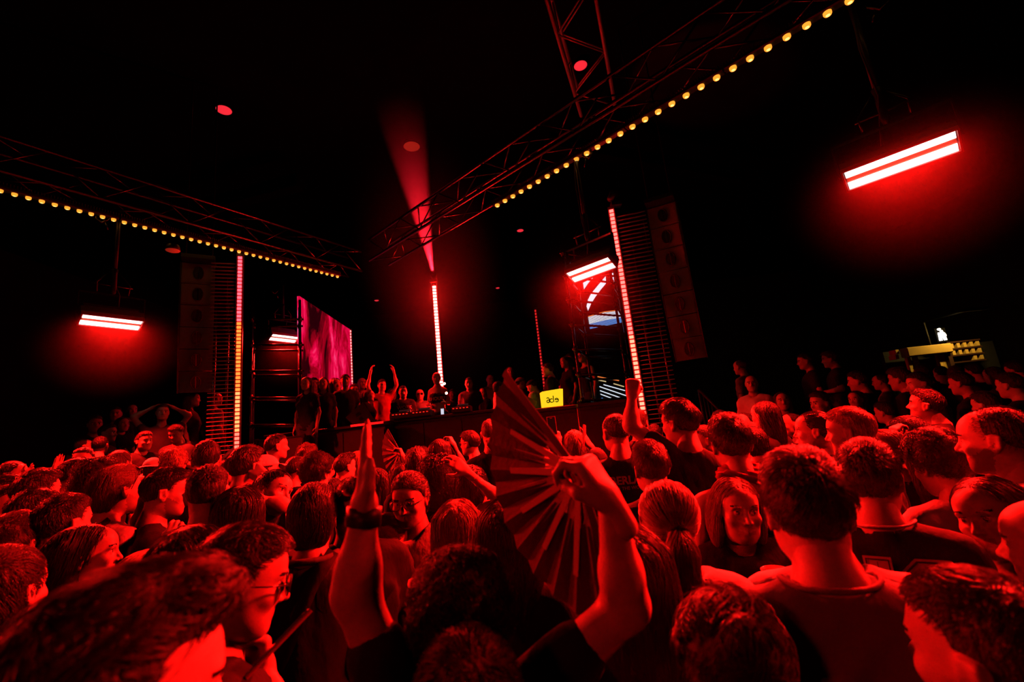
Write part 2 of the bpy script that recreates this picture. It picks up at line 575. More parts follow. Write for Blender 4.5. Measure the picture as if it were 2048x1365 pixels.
def hair_geo(style, q, var):
    key = (style, q, var)
    if key in _HAIRC:
        return _HAIRC[key]
    S = hair_spec(style)
    rng = np.random.default_rng(sum(map(ord, style)) * 7 + var * 31)
    cut = S['prims'][0][1][1] * 0

    def post(P, D):
        zl = np.interp(P[..., 1], _HLY, _HLZ) + np.where(P[..., 1] < -0.03, S['nape'], 0)
        if style in ('curly', 'curlylong', 'tousled'):
            D = D + (0.004 if style == 'tousled' else 0.010) * (np.sin(P[..., 0] * 95 + var) * np.sin(P[..., 1] * 88 + 1.3 * var) * np.sin(P[..., 2] * 101))
        D = np.maximum(D, zl - P[..., 2])
        for pr in S['free']:
            D = smin(D, sd_prim(P, pr), pr[-1])
        # keep the face itself clear
        if S['free']:
            D = np.maximum(D, -sd_prim(P, E_((0, 0.075, -0.04), (0.068, 0.07, 0.115))))
        return D
    h = (0.0072, 0.010, 0.014)[2 - q]
    allp = S['prims'] + S['free']
    big = [E_(p[1], p[2] + 0.01) if p[0] == 'E' else p for p in S['prims']]
    # bounds come from every prim, the field of the free ones is added after the hairline cut
    lo = np.min([pbox(p)[0] for p in allp], axis=0) - 4 * h
    hi = np.max([pbox(p)[1] for p in allp], axis=0) + 4 * h
    n = np.ceil((hi - lo) / h).astype(int) + 1
    G = np.stack(np.meshgrid(*[lo[i] + h * np.arange(n[i]) for i in range(3)], indexing='ij'), -1)
    D = post(G, sd_all(G, S['prims']))
    V, F = surface_nets(D, lo, h)
    # strands
    N = (260, 900, 2600)[q]
    if style in ('long', 'ponytail', 'bob', 'curlylong', 'curly'):
        N = int(N * 1.25)
    a, b, c, d = (V[F[:, i]] for i in range(4))
    ar = np.linalg.norm(np.cross(c - a, d - b), axis=1)
    fi = rng.choice(len(F), N, p=ar / ar.sum())
    u, v = rng.random((N, 1)), rng.random((N, 1))
    root = (a[fi] * (1 - u) + b[fi] * u) * (1 - v) + (d[fi] * (1 - u) + c[fi] * u) * v
    g0 = grad(root, allp)
    skin_side = sd_prim(root, E_(SK, (0.072, 0.092, 0.082)))
    keep = sd_all(root, allp) > -0.012         # not on the flat underside of the cut
    root, g0 = root[keep], g0[keep]
    N = len(root)
    clump = np.stack([np.sin(root @ np.array(w) * 75 + ph) for w, ph in (((1, 0.6, -0.4), var), ((-0.5, 1, 0.7), 1.7 * var + 1), ((0.4, -0.7, 1), 2.1))], 1)
    rnd = rng.normal(0, 1, (N, 3)) * 0.5
    whorl = np.array((0.012, -0.075, 0.09))
    npt, L = S['n'], S['L'] * (0.75 + 0.5 * rng.random(N))
    if S.get('fade'):
        L = L * np.clip((root[:, 2] - 0.035) / 0.05, 0.12, 1)
    if style in ('crop', 'tousled'):
        L = L * np.clip((root[:, 2] + 0.03) / 0.09, 0.35, 1)
    off = rng.random(N) * (0.006 if S['rep'] else 0)
    pts = [root - g0 * 0.003]
    p = root.copy()
    tie = np.array(S.get('tie', (0, 0, 0)), float)
    for i in range(1, npt):
        g = grad(p, allp)
        prev = p
        if S['flow'] == 'whorl':
            fl = p - whorl
            fl = fl / (np.linalg.norm(fl, axis=1, keepdims=True) + 1e-6)
        elif S['flow'] == 'back':
            fl = np.tile((0.15, -1.0, -0.25), (N, 1))
            fl = np.where(p[:, 1:2] < -0.06, np.array((0, -0.2, -1.0)), fl)
        elif S['flow'] == 'down':
            fl = np.tile((0, -0.25, -1.0), (N, 1))
            fl = fl + np.stack([np.sign(p[:, 0]) * np.clip((p[:, 2] - 0.06) / 0.05, 0, 1) * 1.6, np.zeros(N), np.zeros(N)], 1)
        else:
            t = tie - p
            dist = np.linalg.norm(t, axis=1, keepdims=True)
            fl = np.where((dist < 0.03) | (p[:, 1:2] < -0.118), np.array((0.03, 0.03, -1.0)), t / (dist + 1e-6))
            if style in ('bun', 'updo'):
                s = np.cross(p - tie, (0, -1, 0))
                fl = np.where(dist < 0.06, s / (np.linalg.norm(s, axis=1, keepdims=True) + 1e-6), t / (dist + 1e-6))
        fl = fl + S['jit'] * (0.8 * clump + 0.5 * rnd)
        fl = fl - g * (fl * g).sum(1, keepdims=True)
        fl = fl / (np.linalg.norm(fl, axis=1, keepdims=True) + 1e-6)
        fl = fl + g * S['lift'] * (1 - 0.6 * i / npt)
        p = p + fl * (L / (npt - 1))[:, None]
        if S['rep']:
            dd = sd_all(p, allp)
            p = p - g * (dd - off)[:, None]
        # a strand stops where it would run over the face
        zl = np.interp(p[:, 1], _HLY, _HLZ)
        bad = (p[:, 2] < zl - 0.006) & (p[:, 1] > 0.03) & (np.abs(p[:, 0]) < 0.074)
        p = np.where(bad[:, None], prev, p)
        pp = p
        if S['curl']:
            w = 2.3 * i + 6.28 * (clump[:, 0] + clump[:, 1])
            sv = np.cross(g, (0.3, 0.5, 0.8))
            sv = sv / (np.linalg.norm(sv, axis=1, keepdims=True) + 1e-6)
            pp = p + S['curl'] * (np.sin(w)[:, None] * sv + np.cos(w)[:, None] * np.cross(g, sv))
        pts.append(pp)
    _HAIRC[key] = (V, F, np.stack(pts, 1))
    return _HAIRC[key]


def hair_curves(name, pts, radius, m, parent):
    N, n = pts.shape[:2]
    hc = bpy.data.hair_curves.new(name)
    hc.add_curves([n] * N)
    hc.attributes['position'].data.foreach_set('vector', pts.astype(np.float32).ravel())
    at_ = hc.attributes.get('radius') or hc.attributes.new('radius', 'FLOAT', 'POINT')
    taper = np.linspace(1, 0.35, n)
    at_.data.foreach_set('value', np.tile(taper * radius, N).astype(np.float32))
    hc.materials.append(m)
    return link(name, hc, parent)


# ------------------------------------------------------------------ a whole person
def rotz(a):
    c, s = math.cos(a), math.sin(a)
    return np.array(((c, -s, 0), (s, c, 0), (0, 0, 1)))


def rotx(a):
    c, s = math.cos(a), math.sin(a)
    return np.array(((1, 0, 0), (0, c, -s), (0, s, c)))


def roty(a):
    c, s = math.cos(a), math.sin(a)
    return np.array(((c, 0, s), (0, 1, 0), (-s, 0, c)))


def torso_prims(s, fem, inf=0.0):
    w = 0.9 if fem else 1.0
    sw = (0.15 if fem else 0.175)
    return [E_((0, 0, 0.93 * s), (0.165 * (1.03 if fem else 1) + inf, 0.112 + inf, 0.13 * s + inf), 0.06),
            E_((0, 0, 1.08 * s), (0.138 * w + inf, 0.098 + inf, 0.17 * s + inf), 0.06),
            E_((0, 0.005, 1.245 * s), (0.162 * w + inf, 0.110 + inf, 0.18 * s + inf), 0.06),
            C_((-sw * 0.8, -0.022, 1.37 * s), (sw * 0.8, -0.022, 1.37 * s), 0.052 + inf, 0.052 + inf, 0.06),
            C_((-sw * 0.75, -0.025, 1.385 * s), (0, -0.035, 1.455 * s), 0.035 + inf * 0.8, 0.048 + inf * 0.6, 0.05),
            C_((sw * 0.75, -0.025, 1.385 * s), (0, -0.035, 1.455 * s), 0.035 + inf * 0.8, 0.048 + inf * 0.6, 0.05)] + (
        [E_((sg * 0.075, 0.085, 1.24 * s), (0.055 + inf, 0.05 + inf, 0.055 + inf), 0.04) for sg in (-1, 1)] if fem else [])


def arm_points(side, pose, s, fem):
    sw = 0.15 if fem else 0.175
    sg = 1 if side == 'R' else -1
    sh = np.array((sg * sw, -0.022, 1.37 * s))
    P = {'down': ((sg * (sw + 0.055), -0.04, 1.13 * s), (sg * (sw + 0.05), 0.05, 0.88 * s)),
         'bent': ((sg * (sw + 0.05), -0.04, 1.13 * s), (sg * 0.16, 0.2, 1.12 * s)),
         'chest': ((sg * (sw + 0.05), 0.0, 1.13 * s), (sg * 0.09, 0.20, 1.26 * s)),
         'drink': ((sg * (sw + 0.06), 0.02, 1.15 * s), (sg * 0.17, 0.24, 1.25 * s)),
         'up': ((sg * (sw + 0.12), 0.06, 1.60 * s), (sg * (sw + 0.06), 0.10, 1.86 * s)),
         'head': ((sg * (sw + 0.16), 0.0, 1.56 * s), (sg * 0.13, -0.01, 1.66 * s))}[pose]
    return sh, np.array(P[0]), np.array(P[1])


def grid_quads_flip(F):
    return F[:, ::-1]


def xform(V, A, t):
    return V @ A.T + t


PEOPLE = []
_ARCH = {}


def make_data(key, zc, Rh, hc, fem, arms, hh, bh, top, tone, hcol, beard, style, q, var, smile, skirt=False):
    """Meshes of one person, in the person's own frame (feet at the origin, facing +y)."""
    s = zc / 1.60
    head, hf, hmi, hcen = head_mesh(fem, hh, smile)
    hmi = hmi.copy()
    if beard:
        ztop = -0.033 + (0.04 - hcen[:, 1]) * 0.62
        wob = 0.004 * np.sin(hcen[:, 0] * 300 + hcen[:, 2] * 410) * np.sin(hcen[:, 1] * 370)
        ztop = ztop + wob
        dens = (hcen[:, 2] < ztop) & (hcen[:, 1] > -0.002 + wob - 0.25 * (hcen[:, 2] + 0.03)) & (hcen[:, 2] > -0.112 + wob) & (hmi == 0) & ~((np.abs(hcen[:, 0]) < 0.024) & (hcen[:, 1] > 0.07) & (hcen[:, 2] > -0.078))
        mou = (np.abs(hcen[:, 0]) < 0.028) & (hcen[:, 2] < -0.040) & (hcen[:, 2] > -0.0505) & (hcen[:, 1] > 0.07) & (hmi == 0)
        hmi[(dens | mou) if beard == 'full' else mou] = 4
    Vs, Fs, Ms = [xform(head, Rh, hc)], [hf], [hmi]
    nb = 0.053 * (0.88 if fem else 1)
    tp = torso_prims(s, fem, -0.016 if top in ('tee', 'jersey', 'long') else -0.004)
    neck = [C_(hc + Rh @ np.array((0, -0.028, -0.055)), (0, -0.035, 1.44 * s), nb, nb * 1.12, 0.04)]
    limbs, sleeves, hands = [], [], []
    for side in 'LR':
        sh, el, wr = arms[side]['pts'](s)
        limbs += [C_(sh, el, 0.047 if not fem else 0.040, 0.040 if not fem else 0.034, 0.03), E_(el, 0.0385 if not fem else 0.033, 0.02),
                  C_(el + (wr - el) * 0.05, el + (wr - el) * 0.35, 0.041 if not fem else 0.035, 0.041 if not fem else 0.034, 0.025),
                  C_(el + (wr - el) * 0.3, wr, 0.040 if not fem else 0.033, 0.0255 if not fem else 0.0225, 0.02)]
        if top in ('tee', 'jersey'):
            sleeves += [C_(sh, sh + (el - sh) * (0.62 if el[2] < sh[2] else 0.42), 0.060 if not fem else 0.050, 0.058 if not fem else 0.046, 0.05)]
        elif top == 'long':
            sleeves += [C_(sh, el, 0.062, 0.05, 0.05), C_(el, el + (wr - el) * 0.92, 0.05, 0.036, 0.03)]
        # hand frame
        z = nrm(wr - el) if arms[side].get('hz') is None else nrm(arms[side]['hz'])
        pal = arms[side].get('palm')
        pal = np.array(pal if pal is not None else (-1 if side == 'R' else 1, 0, 0), float)
        y = -nrm(pal - z * (pal @ z))
        x = np.cross(y, z)
        hv, hq = hand_mesh(arms[side].get('hand', 'relaxed'), (0.011, 0.0082, 0.006)[q])
        hv = hv * (0.9 if fem else 1.0)
        if side == 'L':
            hv, hq = hv * np.array((-1, 1, 1)), hq[:, ::-1]
        hands.append((xform(hv, np.stack([x, y, z], 1), wr), hq))
    legs = []
    for sg in (-1, 1):
        legs += [C_((sg * 0.09, 0, 0.90 * s), (sg * 0.10, 0.015, 0.50 * s), 0.083, 0.056, 0.05), C_((sg * 0.10, 0.015, 0.5 * s), (sg * 0.11, -0.02, 0.09), 0.056, 0.04, 0.03),
                 C_((sg * 0.11, -0.03, 0.045), (sg * 0.125, 0.13, 0.035), 0.045, 0.035, 0.02)]
    bare = top in ('none', 'tank', 'bandeau')
    V, F = sculpt(tp + neck + limbs + [p for p in legs], bh)
    c = V[F].mean(1)
    Vs.append(V); Fs.append(F); Ms.append(np.where(c[:, 2] < 0.10, 5, 0))
    for hv, hq in hands:
        Vs.append(hv); Fs.append(hq); Ms.append(np.zeros(len(hq), int))
    off = np.cumsum([0] + [len(v) for v in Vs[:-1]])
    Vb = np.concatenate(Vs)
    Fb = np.concatenate([f + o for f, o in zip(Fs, off)])
    Mb = np.concatenate(Ms)
    dk = mat('stubble_' + hcol, tuple(c * 0.42 + 0.5 * x for c, x in zip((0.62, 0.42, 0.34), HAIRC[hcol])), 0.7)
    iris = mat('iris_dark', (0.02, 0.012, 0.01), 0.15, spec=0.6)
    body = mesh_np('person', Vb, Fb, [skin_mat(tone), mat('eye_white', (0.75, 0.7, 0.68), 0.2), iris, mat('lips', (0.42, 0.16, 0.15), 0.4), dk, mat('shoe_leather', (0.02, 0.02, 0.02), 0.5)], Mb)
    out = {'body': body, 's': s, 'torso': None}
    # clothes
    ch = max(bh * 1.05, 0.0135)
    inf = 0.014 if top != 'tank' else 0.006
    if top != 'none':
        tp2 = torso_prims(s, fem, inf)
        cuts = [E_((0, -0.022, 1.50 * s), (0.080, 0.098, 0.058), 0.008), E_((0, 0.05, 1.46 * s), (0.062, 0.06, 0.05), 0.01)]
        pr = tp2 + sleeves
        pst = None
        if top == 'tank':
            pr = tp2[:3] + tp2[6:] + [C_((sg * 0.09, 0.03, 1.375 * s), (sg * 0.10, -0.05, 1.355 * s), 0.05, 0.05, 0.02) for sg in (-1, 1)]
            cuts = [E_((0, 0.05, 1.50 * s), (0.075, 0.16, 0.12), 0.02), E_((0.24, 0, 1.36 * s), (0.085, 0.2, 0.12), 0.02), E_((-0.24, 0, 1.36 * s), (0.085, 0.2, 0.12), 0.02)]
        zlo, zhi = 0.84 * s, 9
        if top == 'bandeau':
            zlo, zhi = 1.13 * s, 1.33 * s

        def pst(P, D):
            return np.maximum(np.maximum(D, zlo - P[..., 2]), P[..., 2] - zhi)
        V, F = sculpt(pr, ch, cuts, pst)
        Nn = vnormals(V, F)
        r_ = np.random.default_rng(var * 17 + int(zc * 1000))
        amp = 0.006
        w = np.zeros(len(V))
        for k in range(4):
            dv = nrm(r_.normal(0, 1, 3) * (1, 1, 0.45))
            w += np.sin(V @ dv * (55 + 22 * k) + 2.5 * np.sin(V @ nrm(r_.normal(0, 1, 3)) * 14 + k) + r_.random() * 6)
        V = V + Nn * (amp * w / 2 * np.clip((1.44 * s - V[:, 2]) / 0.1, 0.15, 1))[:, None]
        out['shirt'] = (V, F)
        out['torso'] = pr
    # trousers
    pt = torso_prims(s, fem, 0.008)[:1] + [C_(a[1], a[2], a[3] + 0.016, a[4] + 0.020, 0.05) for a in legs if a[2][2] > 0.07 and a[1][2] > 0.3]
    V, F = sculpt(pt, 0.036, (), lambda P, D: np.maximum(np.maximum(D, 0.07 - P[..., 2]), P[..., 2] - 1.0 * s))
    out['trousers'] = (V, F)
    # hair is shared between heads of the same style, colour and fineness, and set on the head by its own matrix
    if style:
        k = (style, q, var % 3, hcol)
        if k not in _HAIRD:
            V, F, pts = hair_geo(style, q, var % 3)
            _HAIRD[k] = [mesh_np('hair', V, F, [hair_base_mat(hcol)]), pts, None]
        out['hair'] = k
        out['hmat'] = (Rh, hc)
    return out
def bearing(P):
    return math.atan2(P[0], P[1])


def trace_y(pr, x, z, front):
    n = len(x)
    y = np.full(n, 0.5 if front else -0.5)
    for _ in range(28):
        d = sd_all(np.stack([x, y, z], 1), pr)
        y = y - d * 0.9 if front else y + d * 0.9
    return y


def ribbon(path, nor, width, thick):
    """A flat strap: path points, outward normals."""
    mb = MB()
    path, nor = np.asarray(path, float), np.asarray(nor, float)
    n = len(path)
    ring = []
    for i in range(n):
        t = nrm(path[min(i + 1, n - 1)] - path[max(i - 1, 0)])
        s = nrm(np.cross(t, nor[i]))
        for a, b in ((-1, 0), (1, 0), (1, 1), (-1, 1)):
            ring.append(path[i] + s * a * width / 2 + nor[i] * b * thick)
    f = [(0, 1, 2, 3)[::-1], tuple(4 * (n - 1) + k for k in range(4))]
    for i in range(n - 1):
        for k in range(4):
            f.append((4 * i + k, 4 * i + (k + 1) % 4, 4 * i + 4 + (k + 1) % 4, 4 * i + 4 + k))
    return mb.add(ring, f)


def on_torso(pr, pts, off):
    P = np.asarray(pts, float)
    for _ in range(12):
        g = grad(P, pr, 0.004)
        P = P - g * (sd_all(P, pr) - off)[:, None]
    return P, grad(P, pr, 0.004)


def wear_item(o, w, D, Rh, hc, sp):
    k = w[0]
    s = D['s']
    H = lambda pts: [Rh @ np.array(p, float) + hc for p in pts]
    if k == 'glasses':
        m = mat('glasses_frame_dark', (0.02, 0.02, 0.02), 0.25, spec=0.6)
        lens = mat('glasses_lens_dark', (0.012, 0.01, 0.01), 0.08, spec=0.8) if w[1] == 'dark' else mat('glasses_lens_clear', (0.9, 0.9, 0.9), 0.03, spec=0.8, trans=0.9)
        mb = MB()
        up = 0.075 if w[1] == 'on_head' else 0.0
        tl = math.radians(62 if w[1] == 'on_head' else 0)
        def T(p):
            p = np.array(p, float)
            if w[1] == 'on_head':
                return rotx(tl) @ (p - np.array((0, 0.02, 0.0))) + np.array((0, 0.035, 0.03))
            return p
        y0 = 0.104
        for sg in (-1, 1):
            ring = [(sg * 0.033 + 0.025 * math.cos(a), y0 - 0.10 * 0.025 * abs(math.cos(a)), 0.004 + 0.022 * math.sin(a)) for a in np.linspace(0, 2 * math.pi, 17)]
            mb.tube(H([T(p) for p in ring]), 0.0022, 5, cap=False)
            mb.tube(H([T((sg * 0.058, y0 - 0.004, 0.008)), T((sg * 0.079, 0.05, 0.008)), T((sg * 0.083, -0.012, 0.008))]), 0.002, 5)
        mb.tube(H([T((-0.009, y0, 0.008)), T((0, y0 + 0.004, 0.011)), T((0.009, y0, 0.008))]), 0.002, 5)
        g = mb.build('glasses_frame', m, o, True)
        for sg in (-1, 1):
            ml = MB()
            c = [(sg * 0.033 + 0.0235 * math.cos(a), y0 - 0.001, 0.004 + 0.0205 * math.sin(a)) for a in np.linspace(0, 2 * math.pi, 16, endpoint=False)]
            ml.add(H([T(p) for p in c]) + H([T((p[0], p[1] - 0.002, p[2])) for p in c]), [tuple(range(16)), tuple(range(31, 15, -1))] + [(i, 16 + i, 16 + (i + 1) % 16, (i + 1) % 16) for i in range(16)])
            ml.build('lens', lens, g)
    elif k == 'cap':
        back = w[2]
        m = cloth_mat(w[1])
        V, F = sculpt([E_((0, -0.012, 0.04), (0.084, 0.105, 0.09), 0.01)], 0.008, (), lambda P, Dd: np.maximum(Dd, 0.045 + 0.22 * np.clip(P[..., 1], -0.2, 0.2) * (0.3 if not back else -0.3) - P[..., 2]))
        link('cap', mesh_np('cap', xform(V, Rh, hc), F, [m]), o)
        mb = MB()
        sg = -1 if back else 1
        top = [[(x, sg * (0.085 + r_ * 0.075 * math.sqrt(max(0, 1 - (x / 0.085) ** 2))) - 0.012, 0.052 + t - 0.012 * r_ - 1.2 * x * x) for x in np.linspace(-0.08, 0.08, 9)] for r_, t in ((0, 0.0), (1, 0.0))]
        v = H(top[0] + top[1]) + H([(a, b, c + 0.004) for a, b, c in top[0] + top[1]])
        f = [(i, i + 1, 10 + i, 9 + i) for i in range(8)] + [(18 + 9 + i, 18 + 10 + i, 18 + i + 1, 18 + i) for i in range(8)] + [(9 + i, 10 + i, 28 + i, 27 + i) for i in range(8)]
        mb.add(v, f)
        mb.build('cap_brim', m, o, True)
    elif k == 'strap':
        pr = D['torso']
        a, b = (np.array((w[2] * 0.07, -0.02, 1.47 * s)), np.array((-w[2] * 0.20, -0.08, 1.0 * s)))
        P = [a + (b - a) * t + np.array((0, -0.20 * math.sin(math.pi * min(1, t * 1.05 + 0.05)), 0)) for t in np.linspace(0, 1, 16)]
        P, N = on_torso(pr, P, 0.010)
        ribbon(P, N, w[3] if len(w) > 3 else 0.032, 0.004).build('bag_strap', cloth_mat(w[1]), o, True)
    elif k == 'watch':
        sh, el, wr = sp['armpts'][w[1]]
        ax = nrm(wr - el)
        MB().tube([wr - ax * w[2] - ax * 0.0, wr - ax * (w[2] - w[3])], 0.034, 14).build('wristband', mat('wristband_dark', (0.015, 0.015, 0.015), 0.4), o, True)
    elif k == 'print':
        _, txt, size, z, front, col = w[:6]
        x0 = w[6] if len(w) > 6 else 0
        V, F = text_mesh(txt, size, w[7] if len(w) > 7 else 0.0, w[8] if len(w) > 8 else 0.0)
        x = (-V[:, 0] if front else V[:, 0]) + x0
        zz = V[:, 1] + z * s
        y = trace_y(D['torso'], x, zz, front) + (0.007 if front else -0.007)
        mb = MB()
        mb.add(np.stack([x, y, zz], 1), F)
        mb.build('lettering', mat('print_' + col, {'white': (0.8, 0.78, 0.76), 'pale': (0.5, 0.45, 0.43), 'orange': (0.9, 0.35, 0.05)}[col], 0.7), o)
    elif k == 'number':           # varsity block digits on the back of a jersey
        pr = D['torso']
        def oct_(cx, cz, a, b, ch_):
            return [(cx - a + ch_, cz - b), (cx + a - ch_, cz - b), (cx + a, cz - b + ch_), (cx + a, cz + b - ch_), (cx + a - ch_, cz + b), (cx - a + ch_, cz + b), (cx - a, cz + b - ch_), (cx - a, cz - b + ch_)]
        def ringmesh(out, inn, off, nm, m):
            n = len(out)
            q = np.array(out + inn)
            sub = 5
            pts, f = [], []
            for i in range(n):
                for j in range(sub):
                    t = j / sub
                    for A in (out, inn):
                        p0, p1 = np.array(A[i]), np.array(A[(i + 1) % n])
                        pts.append(p0 + (p1 - p0) * t)
            N2 = n * sub
            f = [(2 * i, 2 * ((i + 1) % N2), 2 * ((i + 1) % N2) + 1, 2 * i + 1) for i in range(N2)]
            pts = np.array(pts)
            y = trace_y(pr, pts[:, 0], pts[:, 1], False) - off
            MB().add(np.stack([pts[:, 0], y, pts[:, 1]], 1), f).build(nm, m, o)
        zc = 1.27 * s
        pale, dark = mat('print_pale', (0.5, 0.45, 0.43), 0.7), cloth_mat('black')
        for cx, dig in ((0.105, '0'), (-0.03, '1')):
            if dig == '0':
                ringmesh(oct_(cx, zc, 0.075, 0.105, 0.035), oct_(cx, zc, 0.028, 0.058, 0.004), 0.008, 'number', pale)
                ringmesh(oct_(cx, zc, 0.069, 0.099, 0.032), oct_(cx, zc, 0.064, 0.094, 0.030), 0.0095, 'number_outline', dark)
                ringmesh(oct_(cx, zc, 0.037, 0.067, 0.006), oct_(cx, zc, 0.033, 0.063, 0.005), 0.0095, 'number_outline', dark)
            else:
                a = [(cx - 0.03, zc - 0.105), (cx + 0.04, zc - 0.105), (cx + 0.04, zc + 0.105), (cx - 0.03, zc + 0.105)]
                b = [(cx + 0.004, zc - 0.09), (cx + 0.006, zc - 0.09), (cx + 0.006, zc + 0.09), (cx + 0.004, zc + 0.09)]
                ringmesh(a, b, 0.008, 'number', pale)
                i1 = [(x + (cx + 0.005 - x) * 0.16, z + (zc - z) * 0.06) for x, z in a]
                i2 = [(x + (cx + 0.005 - x) * 0.26, z + (zc - z) * 0.09) for x, z in a]
                ringmesh(i1, i2, 0.0095, 'number_outline', dark)
    elif k == 'collar':
        P = [(0.080 * math.cos(a), -0.018 + 0.092 * math.sin(a), (1.462 - 0.012 * math.sin(a)) * s) for a in np.linspace(0, 2 * math.pi, 33)]
        P, N = on_torso(D['torso'], P, 0.001)
        MB().tube(P, w[2] if len(w) > 2 else 0.006, 6, cap=False).build('collar', cloth_mat(w[1]), o, True)
    elif k == 'bandana':
        V, F = sculpt([C_((-0.05, -0.02, 1.475 * s), (0.05, -0.02, 1.475 * s), 0.05, 0.05, 0.03), E_((0, -0.075, 1.465 * s), (0.08, 0.03, 0.035), 0.02), E_((-0.07, -0.085, 1.49 * s), (0.05, 0.02, 0.018), 0.01), E_((-0.05, -0.09, 1.445 * s), (0.018, 0.015, 0.045), 0.01)], 0.009)
        V = V + vnormals(V, F) * (0.004 * np.sin(V[:, 2] * 300 + V[:, 0] * 120))[:, None]
        link('bandana', mesh_np('bandana', V, F, [cloth_mat('red')]), o)
    elif k == 'harness':
        pr = torso_prims(s, False, 0.0)
        m = mat('harness_leather', (0.012, 0.01, 0.01), 0.35, spec=0.5)
        for a, b in (((0.10, -0.1, 1.43), (0.0, -0.14, 1.30)), ((-0.10, -0.1, 1.43), (0.0, -0.14, 1.30)), ((0, -0.14, 1.30), (0, -0.14, 0.95)), ((0, -0.14, 1.30), (0.2, -0.06, 1.2)), ((0, -0.14, 1.30), (-0.2, -0.06, 1.2))):
            a, b = np.array(a) * (1, 1, s), np.array(b) * (1, 1, s)
            P, N = on_torso(pr, [a + (b - a) * t for t in np.linspace(0, 1, 8)], 0.003)
            ribbon(P, N, 0.04, 0.004).build('harness_strap', m, o, True)
        c, nn = on_torso(pr, [(0, -0.14, 1.30 * s)], 0.012)
        MB().tube([c[0] + 0.035 * (math.cos(a) * np.array((1, 0, 0)) + math.sin(a) * np.array((0, 0, 1))) for a in np.linspace(0, 2 * math.pi, 17)], 0.004, 6, cap=False).build('harness_ring', mat('chrome', (0.8, 0.8, 0.8), 0.2, metal=1.0), o, True)
    elif k == 'scrunchie':
        c = Rh @ np.array(w[1], float) + hc
        ax = Rh @ np.array((0, -0.5, -0.85))
        a = nrm(np.cross(ax, (1, 0, 0)))
        b = nrm(np.cross(ax, a))
        MB().tube([c + 0.021 * (math.cos(t) * a + math.sin(t) * b) for t in np.linspace(0, 2 * math.pi, 15)], 0.008, 7, cap=False).build('hair_tie', cloth_mat('black'), o, True)


def person(label, hx, hy, hp, yaw=0, hair=('crop', 'dark'), top=('tee', 'black'), fem=False, nod=0, tilt=0, L='down', R='down', beard=None,
           zf=0.0, d=None, by=None, tone='light', smile=False, q=None, group=None, wear=(), arch=None, trousers='denim', fwd=0.02, fix=False, bh=None, hh=None, cat='person'):
    PEOPLE.append(dict(locals()))


def relax():
    for p in PEOPLE:
        p['d'] = (p['d'] or 214.0 / p['hp']) * (1.22 if not p['group'] and not p['fix'] else 1.0)
        p['d0'] = p['d']
    for it in range(90):
        moved = 0
        pos = [at(p['hx'], p['hy'], p['d'])[:2] for p in PEOPLE]
        for i in range(len(PEOPLE)):
            for j in range(i):
                a, b = PEOPLE[i], PEOPLE[j]
                dv = pos[i] - pos[j]
                r = math.hypot(*dv)
                need = 0.38 if min(a['d'], b['d']) < 1.3 else 0.45
                if r < need:
                    n, f = (a, b) if a['d'] < b['d'] else (b, a)
                    st = 0.012 * min(1, (need - r) / 0.05 + 0.2)
                    if not n['fix'] and n['d'] > n['d0'] * 0.86:
                        n['d'] -= st * n['d']
                        moved += 1
                    if not f['fix'] and f['d'] < f['d0'] * 1.2:
                        f['d'] += st * f['d']
                        moved += 1
        if not moved:
            break


